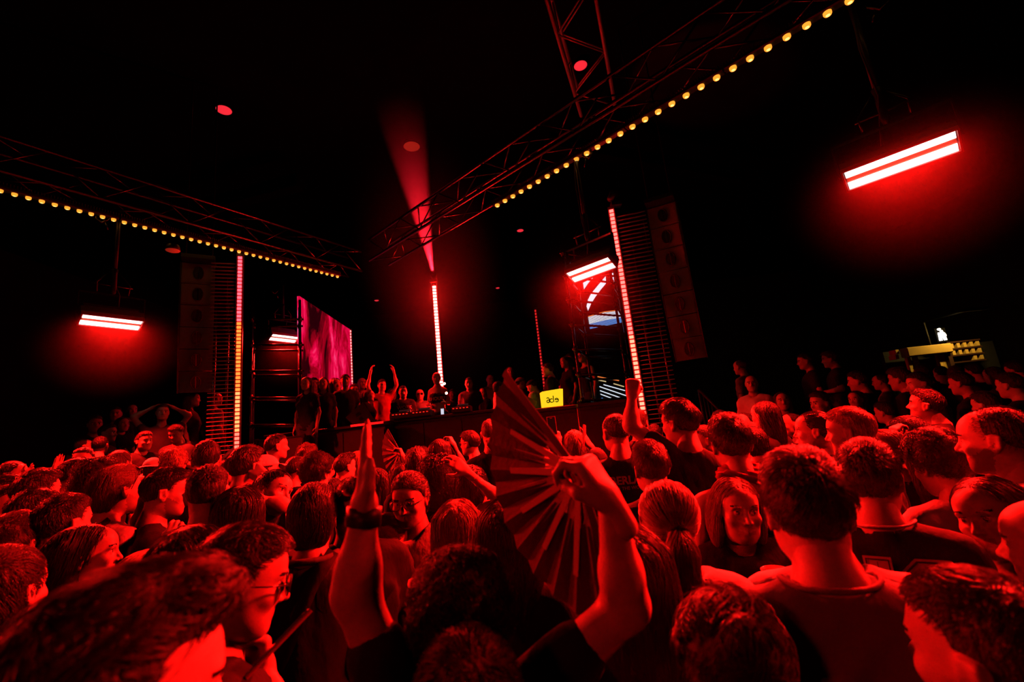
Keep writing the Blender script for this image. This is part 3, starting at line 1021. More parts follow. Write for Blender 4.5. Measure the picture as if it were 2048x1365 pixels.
def build_person(p, idx):
    d = p['d']
    Pc = at(p['hx'], p['hy'], d)
    wy = math.radians(p['yaw']) + bearing(Pc)
    byaw = wy if p['by'] is None else math.radians(p['by']) + bearing(Pc)
    if p['zf'] == 'auto':
        p['zf'] = max([0.0] + [z for x0, x1, y0, y1, z in STEPS if x0 < Pc[0] < x1 and y0 < Pc[1] < y1])
    zc = Pc[2] - p['zf']
    fwd = p['fwd']
    face = np.array((math.sin(byaw), math.cos(byaw), 0))
    base = np.array((Pc[0], Pc[1], p['zf'])) - face * fwd
    Rb = rotz(-byaw)
    Rh = rotz(-(wy - byaw)) @ rotx(-math.radians(p['nod'])) @ roty(math.radians(p['tilt']))
    hc = np.array((0, fwd, zc))
    far = d > 3.6
    q = p['q'] if p['q'] is not None else (2 if d < 1.5 else 1 if d < 3.3 else 0)
    vis = abs((p['yaw'] + 180) % 360 - 180) > 38
    hh = p['hh'] or (0.006 if vis and d < 3.2 else 0.0095 if d < 5 else 0.012)
    bh = p['bh'] or (0.0175 if d < 1.4 else 0.025 if d < 2.6 else 0.032)
    arms, armpts = {}, {}
    for side in 'LR':
        a = p[side]
        if isinstance(a, str):
            a = dict(pose=a)
        a = dict(a)
        if 'px' in a:
            (ex, ey, ed), (wx, wyy, wd_) = a['px']
            el = Rb.T @ (at(ex, ey, d + ed) - base)
            wr = Rb.T @ (at(wx, wyy, d + wd_) - base)
            sg = 1 if side == 'R' else -1

            def pts(s, el=el, wr=wr, sg=sg, fem=p['fem']):
                sh = np.array((sg * (0.15 if fem else 0.175), -0.022, 1.37 * s))
                v = el - sh
                sh = sh + np.array((-sg * 0.05, 0, 0.125)) * max(0, nrm(v)[2])
                return sh, el, wr
            for kk in ('palm', 'hz'):
                if kk in a:
                    a[kk] = Rb.T @ np.array(a[kk], float)
        else:
            def pts(s, side=side, pose=a.get('pose', 'down'), fem=p['fem']):
                return arm_points(side, pose, s, fem)
        a['pts'] = pts
        arms[side] = a
        armpts[side] = pts(zc / 1.60)
    key = p['arch']
    if key is not None and key in _ARCH:
        Dd = _ARCH[key]
        sc = zc / Dd['zc']
    else:
        Dd = make_data(key, zc, Rh, hc, p['fem'], arms, hh, bh, p['top'][0], p['tone'], p['hair'][1] if p['hair'] else 'dark', p['beard'], p['hair'][0] if p['hair'] else None, q, idx, p['smile'])
        Dd['zc'] = zc
        sc = 1.0
        if 'shirt' in Dd:
            Dd['shirt'] = mesh_np('shirt', *Dd['shirt'], [cloth_mat(p['top'][1])])
        Dd['trousers'] = mesh_np('trousers', *Dd['trousers'], [cloth_mat(p['trousers'])])
        if key is not None:
            _ARCH[key] = Dd
    o = link('person', Dd['body'])
    o.location = Vector(tuple(map(float, base)))
    o.rotation_euler = (0, 0, -byaw)
    o.scale = (sc, sc, sc)
    tag(o, p['label'], p['cat'], p['group'])
    if 'shirt' in Dd:
        link({'tee': 't_shirt', 'jersey': 'jersey', 'long': 'long_sleeved_shirt', 'tank': 'tank_top', 'bandeau': 'bandeau_top'}[p['top'][0]], Dd['shirt'], o)
    link('trousers', Dd['trousers'], o)
    if 'hair' in Dd:
        hd = _HAIRD[Dd['hair']]
        A, c = Dd['hmat']
        ho = link('hair', hd[0], o)
        ho.matrix_local = Matrix(((*A[0], c[0]), (*A[1], c[1]), (*A[2], c[2]), (0, 0, 0, 1)))
        if hd[2] is None:
            hd[2] = hair_curves('hair_strands', hd[1], (0.0016, 0.0011, 0.00075)[Dd['hair'][1]], hair_mat(Dd['hair'][3]), ho).data
        else:
            link('hair_strands', hd[2], ho)
    for w in p['wear']:
        wear_item(o, w, Dd, Rh, hc, dict(armpts=armpts))
    return o, zc + 0.11 * 1
# ------------------------------------------------------------------ the hall
BLK = mat('hall_black_paint', (0.02, 0.018, 0.018), 0.8, noise=(2.0, 0.3), bump=(18, 0.15))
FLR = mat('floor_dark_concrete', (0.03, 0.028, 0.027), 0.45, noise=(1.5, 0.35), bump=(30, 0.1))
CEI = mat('ceiling_black', (0.002, 0.0018, 0.0018), 0.95, spec=0.05, noise=(3, 0.3))
METAL = mat('aluminium_tube', (0.07, 0.068, 0.065), 0.26, metal=1.0, bump=(60, 0.05))
DARKM = mat('black_steel', (0.03, 0.03, 0.03), 0.4, metal=0.6)
BODY = mat('black_fixture', (0.03, 0.028, 0.028), 0.45, spec=0.4)
CABM = mat('speaker_cabinet_paint', (0.42, 0.40, 0.40), 0.55, noise=(40, 0.2), bump=(200, 0.15))
GRIL = mat('speaker_grille', (0.36, 0.34, 0.34), 0.5, bump=(300, 0.4))
WOOD = mat('black_stage_board', (0.016, 0.015, 0.015), 0.55, noise=(5, 0.3))
X0, X1, Y0, Y1, ZC = -14.0, 16.0, -6.0, 22.0, 8.3
struct('floor', MB().box(((X0 + X1) / 2, (Y0 + Y1) / 2, -0.05), (X1 - X0, Y1 - Y0, 0.1)), FLR)
struct('ceiling', MB().box(((X0 + X1) / 2, (Y0 + Y1) / 2, ZC + 0.05), (X1 - X0, Y1 - Y0, 0.1)), CEI)
struct('wall_back', MB().box(((X0 + X1) / 2, Y1 + 0.05, ZC / 2), (X1 - X0, 0.1, ZC)), BLK)
struct('wall_left', MB().box((X0 - 0.05, (Y0 + Y1) / 2, ZC / 2), (0.1, Y1 - Y0, ZC)), BLK)
struct('wall_right', MB().box((X1 + 0.05, (Y0 + Y1) / 2, ZC / 2), (0.1, Y1 - Y0, ZC)), BLK)
struct('wall_front', MB().box(((X0 + X1) / 2, Y0 - 0.05, ZC / 2), (X1 - X0, 0.1, ZC)), BLK)

# roof beams that just catch the light
for k, (a, b) in enumerate((((430, 410), (560, 375)), ((1180, 300), (1420, 345)))):
    A, B = atz(*a, 7.6), atz(*b, 7.6)
    struct('beam_%d' % (k + 1), MB().box((A + B) / 2, (np.linalg.norm(B - A) * 1.6, 0.25, 0.3), nrm(B - A), nrm(np.cross((0, 0, 1), B - A))), CEI)


# ------------------------------------------------------------------ trusses with amber lamp battens
def make_truss(A, B, w, name, label, nb, m=METAL):
    A, B = np.asarray(A, float), np.asarray(B, float)
    ln = np.linalg.norm(B - A)
    T = (B - A) / ln
    S = nrm(np.cross((0, 0, 1), T))
    th = thing(name, label, 'truss', A)
    L = lambda p: np.asarray(p) - A
    ch = [(sx, sz) for sx in (-1, 1) for sz in (0, 1)]
    for sx, sz in ch:
        o = S * sx * w / 2 + np.array((0, 0, sz * w))
        MB().tube([L(A + o), L(B + o)], 0.025, 8).build('chord', m, th, True)
    n = nb
    for side in range(4):
        for i in range(n):
            a, b = A + T * ln * i / n, A + T * ln * (i + 1) / n
            flip = (i + side) % 2
            if side < 2:
                sx = (-1, 1)[side]
                p, q = a + S * sx * w / 2 + np.array((0, 0, w * flip)), b + S * sx * w / 2 + np.array((0, 0, w * (1 - flip)))
            else:
                z = np.array((0, 0, w * (side - 2)))
                p, q = a + S * (w / 2) * (1 - 2 * flip) + z, b + S * (w / 2) * (2 * flip - 1) + z
            MB().tube([L(p), L(q)], 0.012, 6).build('brace', m, th, True)
    return th


AMB = mat('amber_lamp', (0.9, 0.6, 0.2), 0.3, emit=(1.0, 0.30, 0.025), estr=1.5)
AMBC = mat('amber_lamp_core', (0.9, 0.8, 0.5), 0.3, emit=(1.0, 0.60, 0.16), estr=1.9)


def batten(A, B, lamps, label, group, dr):
    """A lamp batten: housing, heat-sink comb on top, one lens per lamp."""
    A, B = np.asarray(A, float), np.asarray(B, float)
    ln = np.linalg.norm(B - A)
    T = (B - A) / ln
    S = nrm(np.cross((0, 0, 1), T))
    th = thing('lamp_batten', label, 'light batten', A, group=group)
    c = (B - A) / 2
    MB().bbox(c + np.array((0, 0, 0.055)), (ln * 0.985, 0.09, 0.05), 0.012, T, S).build('housing', BODY, th)
    nf = int(ln / 0.028)
    mb = MB()
    for i in range(nf):
        mb.box(T * (i + 0.5) * ln / nf + np.array((0, 0, 0.098)), (0.007, 0.075, 0.04), T, S)
    fins = mb.build('heat_sink', mat('heat_sink_alu', (0.5, 0.48, 0.45), 0.35, metal=1.0), th)
    fins['kind'] = 'stuff'
    r = dr
    prof = [(r * 1.0, 0.030), (r * 1.0, 0.012), (r * 0.85, 0.002), (r * 0.55, -0.002)]
    V, F = [], []
    n = 14
    for rr, z in prof:
        V += [(rr * math.cos(2 * math.pi * k / n), rr * math.sin(2 * math.pi * k / n), z) for k in range(n)]
    for j in range(len(prof) - 1):
        F += [(j * n + k, j * n + (k + 1) % n, (j + 1) * n + (k + 1) % n, (j + 1) * n + k) for k in range(n)]
    F.append(tuple((len(prof) - 1) * n + k for k in range(n - 1, -1, -1)))
    F = [tuple(reversed(f)) for f in F]
    me = bpy.data.meshes.new('lens')
    me.from_pydata(V, [], F)
    me.materials.append(AMB)
    me.materials.append(AMBC)
    me.polygons[len(F) - 1].material_index = 1
    for i in range(lamps):
        link('lens', me, th, T * (i + 0.5) * ln / lamps)
    return th


ZT = 5.1
L0, L1 = atz(0, 385, ZT), atz(685, 558, ZT)
R0, R1, R2 = atz(1700, 5, ZT), atz(980, 422, ZT), atz(782, 529, ZT)
TL, TR = nrm(L1 - L0), nrm(R1 - R0)
SL, SR = nrm(np.cross((0, 0, 1), TL)), nrm(np.cross((0, 0, 1), TR))
up = np.array((0, 0, 0.17))
make_truss(L0 - TL * 4.2 + up, L1 + TL * 0.3 + up, 0.42, 'lighting_truss', 'aluminium box truss above the amber lamps, on the side of the pink screen', 18)
make_truss(R0 - TR * 3.2 + up, R2 + TR * 0.4 + up, 0.42, 'lighting_truss', 'aluminium box truss rising overhead to the nearest red strobe', 20)
nl = 0
sl = np.linalg.norm(L1 - L0) / 40
for i in range(-1, 4):
    a = L0 + TL * sl * (10 * i - 0.5)
    batten(a, a + TL * sl * 10, 10, ['amber lamp batten out past the edge of the picture', 'amber lamp batten at the picture edge above the far-side strobe', 'amber lamp batten directly above the hanging strobe by the dark tiers', 'amber lamp batten just before the top of the tall LED strip', 'last amber lamp batten of the row, beyond the tall LED strip'][i + 1], 'amber lamp battens on the pink-screen truss', 0.026)
sr = np.linalg.norm(R1 - R0) / 28
for i in range(-1, 4):
    a = R0 + TR * sr * (7 * i - 0.5 + (1 if i == 3 else 0) * 0)
    batten(a, a + TR * sr * 7, 7, ['amber lamp batten overhead, out past the picture edge', 'amber lamp batten above the nearest red strobe', 'second amber lamp batten down from the nearest strobe', 'amber lamp batten before the middle strobe on the slanting truss', 'lowest amber lamp batten, ending over the DJ area'][i + 1], 'amber lamp battens on the slanting truss', 0.034)
# the dim overhead truss that meets it
A, B = atz(1115, -120, 6.3), atz(1196, 222, 6.3)
make_truss(A, B, 0.5, 'lighting_truss', 'dim red-lit truss high overhead crossing a round ceiling lamp', 5, mat('rusty_steel', (0.3, 0.28, 0.27), 0.5, metal=0.7))

# ------------------------------------------------------------------ strobes
PLATE = mat('strobe_plate_lit', (1, 0.9, 0.9), 0.3, emit=(1.0, 0.80, 0.74), estr=3.2)
BANDM = mat('strobe_reflector', (0.8, 0.2, 0.1), 0.3, spec=0.5)


def strobe(c, T, inward, top, label, power, wid=0.62, tilt=0.5, group='red strobes hanging from the trusses'):
    """Hanging strobe: yoke, drop pole, clamp, housing, two lit plates with the red lamp between them."""
    c, top = np.asarray(c, float), np.asarray(top, float)
    inward = nrm(np.asarray(inward) * (1, 1, 0))
    n = nrm(inward * tilt - np.array((0, 0, 1)) * math.sqrt(1 - tilt * tilt))   # face direction
    V = nrm(np.cross(T, n))
    if V[2] > 0:
        V = -V                     # V: down along the face
    th = thing('strobe_light', label, 'stage light', c, group=group)
    dpt, hgt = 0.13, 0.20
    MB().bbox(-n * 0.09, (wid * 1.02, hgt * 1.05, dpt), 0.025, T, V, n).build('housing', BODY, th)
    MB().bbox(-n * 0.19, (wid * 0.9, hgt * 0.8, 0.08), 0.02, T, V, n).build('driver_box', BODY, th)
    fr = MB()
    for s in (-1, 1):
        fr.box(V * s * hgt * 0.5 - n * 0.008, (wid, 0.014, 0.05), T, V, n)
        fr.box(T * s * wid * 0.5 - n * 0.008, (0.014, hgt + 0.014, 0.05), T, V, n)
    fr.build('bezel', mat('strobe_bezel', (0.3, 0.05, 0.04), 0.4), th)
    for s in (-1, 1):
        MB().box(V * s * 0.058 - n * 0.004, (wid * 0.95, 0.062, 0.02), T, V, n).build('led_plate', PLATE, th)
    MB().box(-n * 0.016, (wid * 0.95, 0.05, 0.02), T, V, n).build('reflector', BANDM, th)
    ld = bpy.data.lights.new('strobe_lamp', 'AREA')
    ld.shape = 'RECTANGLE'
    ld.size, ld.size_y = wid * 0.93, 0.034
    ld.energy = power
    ld.color = RED
    ld.spread = math.radians(128)
    lo = bpy.data.objects.new('strobe_lamp', ld)
    COL.objects.link(lo)
    lo.parent = th
    z = -n
    lo.matrix_local = Matrix(((T[0], 0, z[0], n[0] * 0.002), (T[1], 0, z[1], n[1] * 0.002), (T[2], 0, z[2], n[2] * 0.002), (0, 0, 0, 1)))
    y = np.cross(z, T)
    lo.matrix_local = Matrix(((T[0], y[0], z[0], n[0] * 0.002), (T[1], y[1], z[1], n[1] * 0.002), (T[2], y[2], z[2], n[2] * 0.002), (0, 0, 0, 1)))
    # yoke and hanging gear
    yk = MB()
    zt = 0.30
    for s in (-1, 1):
        yk.box(T * s * (wid * 0.54) + np.array((0, 0, zt / 2)) - n * 0.08, (0.012, 0.05, zt), T, np.cross((0, 0, 1), T))
    yk.box(np.array((0, 0, zt)) - n * 0.08, (wid * 1.09, 0.05, 0.012), T, np.cross((0, 0, 1), T))
    yk.build('yoke', DARKM, th)
    h0 = np.array((0, 0, zt)) - n * 0.08
    tp = top - c
    tp = np.array((h0[0], h0[1], tp[2]))
    MB().tube([h0 + (0, 0, 0.30), tp], 0.026, 10).build('drop_pole', DARKM, th, True)
    br = MB()
    S = np.cross((0, 0, 1), T)
    for s in (-1, 1):
        br.tube([h0 + T * s * 0.16 + (0, 0, 0.02), h0 + T * s * 0.17 + (0, 0, 0.16), h0 + T * s * 0.05 + (0, 0, 0.31)], 0.011, 6)
    br.tube([h0 - T * 0.2 + (0, 0, 0.13), h0 + T * 0.2 + (0, 0, 0.13)], 0.011, 6)
    br.build('bracket', METAL, th, True)
    MB().tube([h0 + (0, 0, 0.0), h0 + (0, 0, 0.07), h0 + (0, 0, 0.30), h0 + (0, 0, 0.36)], [0.02, 0.035, 0.03, 0.04], 10).build('clamp', DARKM, th, True)
    hk = MB()
    hk.tube([tp + T * (-0.07) + (0, 0, -0.02), tp + T * (-0.10) + (0, 0, -0.14), tp + T * (-0.17) + (0, 0, -0.22), tp + T * (-0.23) + (0, 0, -0.19), tp + T * (-0.22) + (0, 0, -0.07)], 0.012, 6)
    hk.tube([tp + T * (-0.14) + (0, 0, -0.2), tp + T * (-0.10) + (0, 0, -0.30)], 0.01, 6)
    hk.build('hook', METAL, th, True)
    cb = [tp + np.array((0, 0, -0.05)) + S * 0.03, tp * 0.6 + h0 * 0.4 + S * 0.05 + T * 0.03, h0 * 0.8 + tp * 0.2 + S * 0.07, h0 - S * 0.06 + T * 0.05, -n * 0.2 + T * 0.08]
    MB().tube(cb, 0.008, 6).build('power_cable', mat('cable_rubber', (0.02, 0.02, 0.02), 0.5), th, True)
    return th


def on_line(A, T, px):     # point of the truss line above a given image column (by search)
    best = min(np.linspace(-6, 9, 1501), key=lambda t: abs(col(A + T * t) - px) if (A + T * t - CAM) @ cF > 0.5 else 1e9)
    return A + T * best


def col(P):
    v = P - CAM
    return 1024 + FPX * (v @ cR) / (v @ cF)


inL, inR = SL if SL @ (np.array((0, 2, 0)) - L0) > 0 else -SL, SR if SR @ (np.array((0, 2, 0)) - R0) > 0 else -SR


def at_on(x, y, P):         # point seen at a pixel, at the horizontal range of P
    r = ray(x, y)
    t = (P[:2] @ r[:2]) / (r[:2] @ r[:2])
    return CAM + r * t


HZC = []
q1 = on_line(L0, TL, 235)
strobe(at_on(224, 645, q1), TL, inL, q1 + up, 'red strobe hanging nearest the dark tiers, in front of the far speaker column', STROBE_W)
q2 = on_line(R0, TR, 1158)
strobe(at_on(1181, 540, q2), TR, inR, q2 + up, 'red strobe hanging in front of the scaffold with the white screen', STROBE_W)
q3 = on_line(R0, TR, 1672)
strobe(at_on(1797, 324, at(1797, 324, 3.75)), TR, inR, q3 + up, 'largest and nearest red strobe, on the side with the toilet sign', STROBE_W, wid=0.74, tilt=0.62)
c4 = at(568, 677, 9.3)
strobe(c4, TL, inL, c4 + (0, 0, 1.15), 'small distant red strobe inside the scaffold by the pink screen', STROBE_W * 0.3, wid=0.56)
for x_, y_, c_, l_ in ((224, 655, at_on(224, 655, q1), 'haze puff added for the glow round the strobe by the dark tiers'), (1181, 550, at_on(1181, 550, q2), 'haze puff added for the glow round the strobe before the scaffold'), (1800, 335, at(1800, 335, 3.7), 'haze puff added for the glow round the largest strobe'), (568, 690, at(568, 690, 9.3), 'haze puff added for the glow round the small distant strobe')):
    HZC.append((c_, l_))
d3 = np.linalg.norm((q3 - q2)[:2])
# the same rig carries on past the picture's edges
q5 = q1 - TL * d3
strobe(np.array((q5[0], q5[1], 3.7)), TL, inL, q5 + up, 'red strobe on the pink-screen truss, just outside the picture', STROBE_W * 0.25)
q6 = R0 - TR * 2.2
strobe(np.array((q6[0], q6[1], 3.7)), TR, inR, q6 + up, 'red strobe on the slanting truss, just outside the picture', STROBE_W * 0.25)


# unseen truss and strobe added behind the camera to fill the crowd's backs
ra_, rb_ = np.array((-6.0, -2.6, ZT)), np.array((1.5, -4.2, ZT))
make_truss(ra_ + up, rb_ + up, 0.42, 'lighting_truss', 'unseen box truss added behind the camera to carry the fill strobe', 10)
tb = nrm(rb_ - ra_)
qb = ra_ + tb * 3.0
strobe(np.array((qb[0], qb[1], 3.9)), tb, (0.35, 1, 0), qb + up, 'unseen red strobe added behind the camera as fill on the backs', STROBE_W * 0.045, tilt=0.6)


# ------------------------------------------------------------------ round ceiling lamps
DISC = mat('ceiling_lamp_red', (0.8, 0.1, 0.1), 0.4, emit=(1.0, 0.03, 0.05), estr=0.85)
DISCD = mat('ceiling_lamp_dim', (0.8, 0.1, 0.1), 0.4, emit=(1.0, 0.05, 0.02), estr=0.18)
for x, y, w, lab, m in ((448, 213, 30, 'round red ceiling lamp alone in the dark over the far-side truss', DISC), (823, 287, 34, 'round red ceiling lamp inside the rising red beam', DISCD), (1160, 124, 28, 'round red ceiling lamp crossed by an overhead truss chord', DISC),
                     (1040, 457, 14, 'small red ceiling lamp beside the slanting truss', DISC), (753, 598, 9, 'tiny red ceiling lamp right of the pink screen', DISC), (995, 573, 8, 'tiny red ceiling lamp below the slanting truss', DISC), (346, 491, 26, 'dim round lamp under the pink-screen truss above the speaker column', DISCD)):
    P = atz(x, y, ZC if x != 346 else 4.95)
    dep = (P - CAM) @ cF
    r = w / 2 * dep / FPX
    th = thing('ceiling_lamp', lab, 'ceiling lamp', P, group='round ceiling lamps')
    MB().tube([(0, 0, 0.0), (0, 0, -0.08)], [r * 0.8, r * 1.02], 20).build('housing', BODY, th, True)
    MB().tube([(0, 0, -0.075), (0, 0, -0.085), (0, 0, -0.10)], [r * 0.97, r * 0.9, r * 0.55], 20).build('diffuser', m, th, True)

# ------------------------------------------------------------------ LED strip pillars
def led_strip(x, y, label, cols, ncell, zlo, face, cw=0.052, extra=None, panel=None):
    P = atz(x, y, 5.05)
    base = np.array((P[0], P[1], 0))
    th = thing('led_strip_pillar', label, 'light strip', base)
    f = nrm(np.array(face, float) * (1, 1, 0))
    S = np.cross((0, 0, 1), f)
    MB().box(np.array((0, 0, 2.56)) - f * 0.05, (0.10, 0.06, 5.08), S, f).build('pillar', BODY, th)
    me = {}
    step = (5.05 - zlo) / ncell
    b = 0.006
    for i in range(ncell):
        z = zlo + (i + 0.5) * step
        t = (z - zlo) / (5.05 - zlo)
        ci = cols(t)
        if ci not in me:
            m = mat('led_cell_%d_%d_%d' % tuple(int(1000 * v) for v in ci[:3]) + '_%d' % int(ci[3] * 10), (0.8, 0.3, 0.3), 0.3, emit=ci[:3], estr=ci[3])
            mb = MB().bbox(np.zeros(3), (cw, 0.022, step * 0.66), b, S, f)
            mm = bpy.data.meshes.new('led_cell')
            mm.from_pydata(mb.v, [], mb.f)
            mm.materials.append(m)
            me[ci] = mm
        link('led_cell', me[ci], th, np.array((0, 0, z)) - f * 0.008)
    if panel:                     # louvred panel beside the strip
        side, wid, m = panel
        mb = MB().box(np.zeros(3), (wid, 0.03, 0.012), S, f)
        mm = bpy.data.meshes.new('louvre')
        mm.from_pydata(mb.v, [], mb.f)
        mm.materials.append(m)
        for i in range(int((5.0 - 1.0) / step)):
            link('louvre', mm, th, np.array((0, 0, 1.0 + i * step)) + S * side * (wid / 2 + 0.06) - f * 0.06)
        for k in (0.5, 1.0):
            MB().tube([S * side * (wid * k) - f * 0.16, S * side * (wid * k) - f * 0.16 + np.array((0, 0, 4.9))], 0.022, 8).build('panel_post', METAL, th, True)
        for k in range(6):
            z = 0.9 + k * 0.8
            MB().tube([S * side * (wid * 0.5) - f * 0.16 + (0, 0, z), -f * 0.10 + np.array((0, 0, z + 0.02))], 0.016, 6).build('panel_bracket', METAL, th, True)
    return th, P


def pick(stops):
    def fn(t):
        for lim, c in stops:
            if t <= lim:
                return c
        return stops[-1][1]
    return fn


LOUV = mat('louvre_grey', (0.22, 0.21, 0.21), 0.45)
sL, PL = led_strip(480, 512, 'tall pink-to-orange LED strip pillar beside the speaker column', pick([(0.30, (1, 0.022, 0.014, 16)), (0.45, (1, 0.045, 0.014, 14)), (0.72, (1, 0.035, 0.005, 12)), (1, (1, 0.018, 0.026, 12))]), 66, 1.0, (0.45, -1, 0), 0.055, panel=(-1, 0.34, LOUV))
sR, PR = led_strip(1222, 418, 'tall pink-white LED strip pillar nearest the raised fist', pick([(0.5, (1, 0.017, 0.010, 38)), (1, (1, 0.011, 0.009, 36))]), 62, 1.0, (-0.25, -1, 0), 0.062, panel=(1, 0.44, LOUV))
sC, PC = led_strip(868, 571, 'blazing white-hot LED strip pillar behind the DJ', lambda t: (1, 0.0085, 0.007, 280), 52, 1.5, (0.05, -1, 0), 0.07)
sBL, PBL = led_strip(700, 660, 'far pink LED strip pillar at the edge of the pink screen', lambda t: (1, 0.10, 0.10, 6), 42, 1.6, (0.3, -1, 0), 0.05)
sBR, PBR = led_strip(1070, 619, 'faint far red LED strip pillar left of the scaffold tower', lambda t: (1, 0.02, 0.02, 0.75), 40, 1.6, (-0.6, -1, 0), 0.035)

# ------------------------------------------------------------------ scaffold towers
def tower(p, X, Y, w, dp, h, z0, label, zs):
    p = np.asarray(p, float)
    th = thing('scaffold_tower', label, 'scaffold', (p[0], p[1], 0))
    X, Y = nrm(X), nrm(Y)
    co = [np.zeros(3), X * w, X * w + Y * dp, Y * dp]
    for c in co:
        MB().tube([c, c + (0, 0, h)], 0.024, 8).build('post', METAL, th, True)
    for k in range(4):
        a, b = co[k], co[(k + 1) % 4]
        for z in zs:
            MB().tube([a - nrm(b - a) * 0.06 + (0, 0, z), b + nrm(b - a) * 0.06 + (0, 0, z)], 0.021, 8).build('rung', METAL, th, True)
    for c in co:
        for z in zs:
            MB().tube([c + (0, 0, z - 0.05), c + (0, 0, z + 0.05)], 0.036, 8).build('coupler', DARKM, th, True)
    return th


pa, pb = at(503, 700, 8.4), at(600, 700, 8.4)
tower((pa[0], pa[1], 0), pb - pa, (-0.5, 1, 0), 0.90, 0.5, 4.75, 0, 'scaffold tower beside the pink screen with a small strobe inside', [0.45 + 0.49 * k for k in range(9)])
pa, pb = at(1138, 600, 7.6), at(1240, 570, 8.4)
tower((pa[0], pa[1], 0), (pb - pa) * (1, 1, 0), (0.35, 1, 0), 1.1, 1.0, 4.85, 0, 'scaffold tower in front of the black screen with white graphics', [0.5 + 0.42 * k for k in range(11)])

# ------------------------------------------------------------------ line arrays
def line_array(px0, px1, n, w, hgt, faceto, label, dep):
    A, B = at(px0[0], px0[1], dep[0]), at(px1[0], px1[1], dep[1])
    th = thing('line_array', label, 'loudspeaker', A)
    face0 = nrm((np.array(faceto, float) - A) * (1, 1, 0))
    S = np.cross((0, 0, 1), face0)
    ang = np.linspace(0.02, 0.33, n)
    pos = np.zeros(3)
    for i in range(n):
        f = nrm(face0 * math.cos(ang[i]) - np.array((0, 0, 1)) * math.sin(ang[i]))
        d = nrm(np.cross(S, f))
        d = d if d[2] < 0 else -d
        c = pos + d * hgt / 2
        # trapezoid cabinet, narrower behind
        def q(sx, sf, sv, k=1.0):
            return c + S * sx * w / 2 + f * (0.02 if sf > 0 else -0.42) + d * sv * hgt / 2 * (0.965 if sf > 0 else 0.72)
        v = [q(sx, sf, sv) for sx in (-1, 1) for sf in (-1, 1) for sv in (-1, 1)]
        cab = MB().add(v, [(0, 1, 3, 2), (4, 6, 7, 5), (0, 4, 5, 1), (2, 3, 7, 6), (0, 2, 6, 4), (1, 5, 7, 3)]).build('cabinet', CABM, th)
        MB().box(c + f * 0.026, (w * 0.94, 0.012, hgt * 0.86), S, f, d).build('grille', GRIL, cab)
        r = hgt * 0.30
        ring = [c + f * 0.038 + S * r * 0.62 * math.cos(a) + d * r * math.sin(a) for a in np.linspace(0, 2 * math.pi, 25)]
        MB().tube(ring, 0.009, 6, cap=False).build('horn_ring', METAL, cab, True)
        disc = [c + f * 0.034 + S * r * 0.58 * math.cos(a) + d * r * 0.95 * math.sin(a) for a in np.linspace(0, 2 * math.pi, 20, endpoint=False)]
        MB().add(disc + [p + f * 0.002 for p in disc], [tuple(range(20)), tuple(range(39, 19, -1))] + [(k, (k + 1) % 20, 20 + (k + 1) % 20, 20 + k) for k in range(20)]).build('horn', mat('horn_black', (0.008, 0.008, 0.008), 0.5), cab)
        MB().box(c + f * 0.042, (0.014, 0.012, hgt * 0.52), S, f, d).build('horn_slot', METAL, cab)
        for sx in (-1, 1):
            MB().box(c + S * sx * (w / 2 + 0.012) + f * 0.0, (0.02, 0.05, hgt * 1.02), S, f, d).build('rigging_plate', DARKM, cab)
        pos = pos + d * hgt
    top = MB()
    for s in (-1, 1):
        top.tube([S * s * w * 0.4, S * s * w * 0.4 + (0, 0, ZC - A[2])], 0.012, 6)
    top.box((0, 0, 0.03), (w, 0.5, 0.06), S, face0)
    top.build('flying_frame', DARKM, th)
    return th


line_array((398, 528), (405, 780), 6, 0.44, 0.345, (-0.5, 0, 0), 'hanging six-box line array speaker beside the dark tiers', (7.3, 6.9))
line_array((1322, 412), (1360, 740), 7, 0.42, 0.345, (-0.6, 0, 0), 'hanging line array speaker right of the pink-white LED strip', (7.0, 6.6))

# ------------------------------------------------------------------ video screens
def emission_noise_screen():
    m = bpy.data.materials.new('pink_smoke_video')
    m.use_nodes = True
    nt = m.node_tree
    b = nt.nodes['Principled BSDF']
    b.inputs['Base Color'].default_value = (0.01, 0.01, 0.01, 1)
    tc = nt.nodes.new('ShaderNodeTexCoord')
    mp = nt.nodes.new('ShaderNodeMapping')
    mp.inputs['Scale'].default_value = (1.2, 1.2, 0.62)
    mp.inputs['Location'].default_value = (3.3, 0, 1.9)
    n = nt.nodes.new('ShaderNodeTexNoise')
    n.inputs['Scale'].default_value = 0.85
    n.inputs['Detail'].default_value = 8
    n.inputs['Roughness'].default_value = 0.66
    n.inputs['Distortion'].default_value = 0.8
    nt.links.new(tc.outputs['Object'], mp.inputs['Vector'])
    nt.links.new(mp.outputs['Vector'], n.inputs['Vector'])
    r = nt.nodes.new('ShaderNodeValToRGB')
    e = r.color_ramp.elements
    e[0].position, e[0].color = 0.40, (0.015, 0.0, 0.002, 1)
    e[1].position, e[1].color = 0.68, (1.0, 0.10, 0.30, 1)
    k = e.new(0.49)
    k.color = (0.40, 0.0, 0.012, 1)
    k = e.new(0.57)
    k.color = (0.95, 0.003, 0.075, 1)
    nt.links.new(n.outputs['Fac'], r.inputs['Fac'])
    nt.links.new(r.outputs['Color'], b.inputs['Emission Color'])
    b.inputs['Emission Strength'].default_value = 0.95
    m.cycles.emission_sampling = 'NONE'
    return m


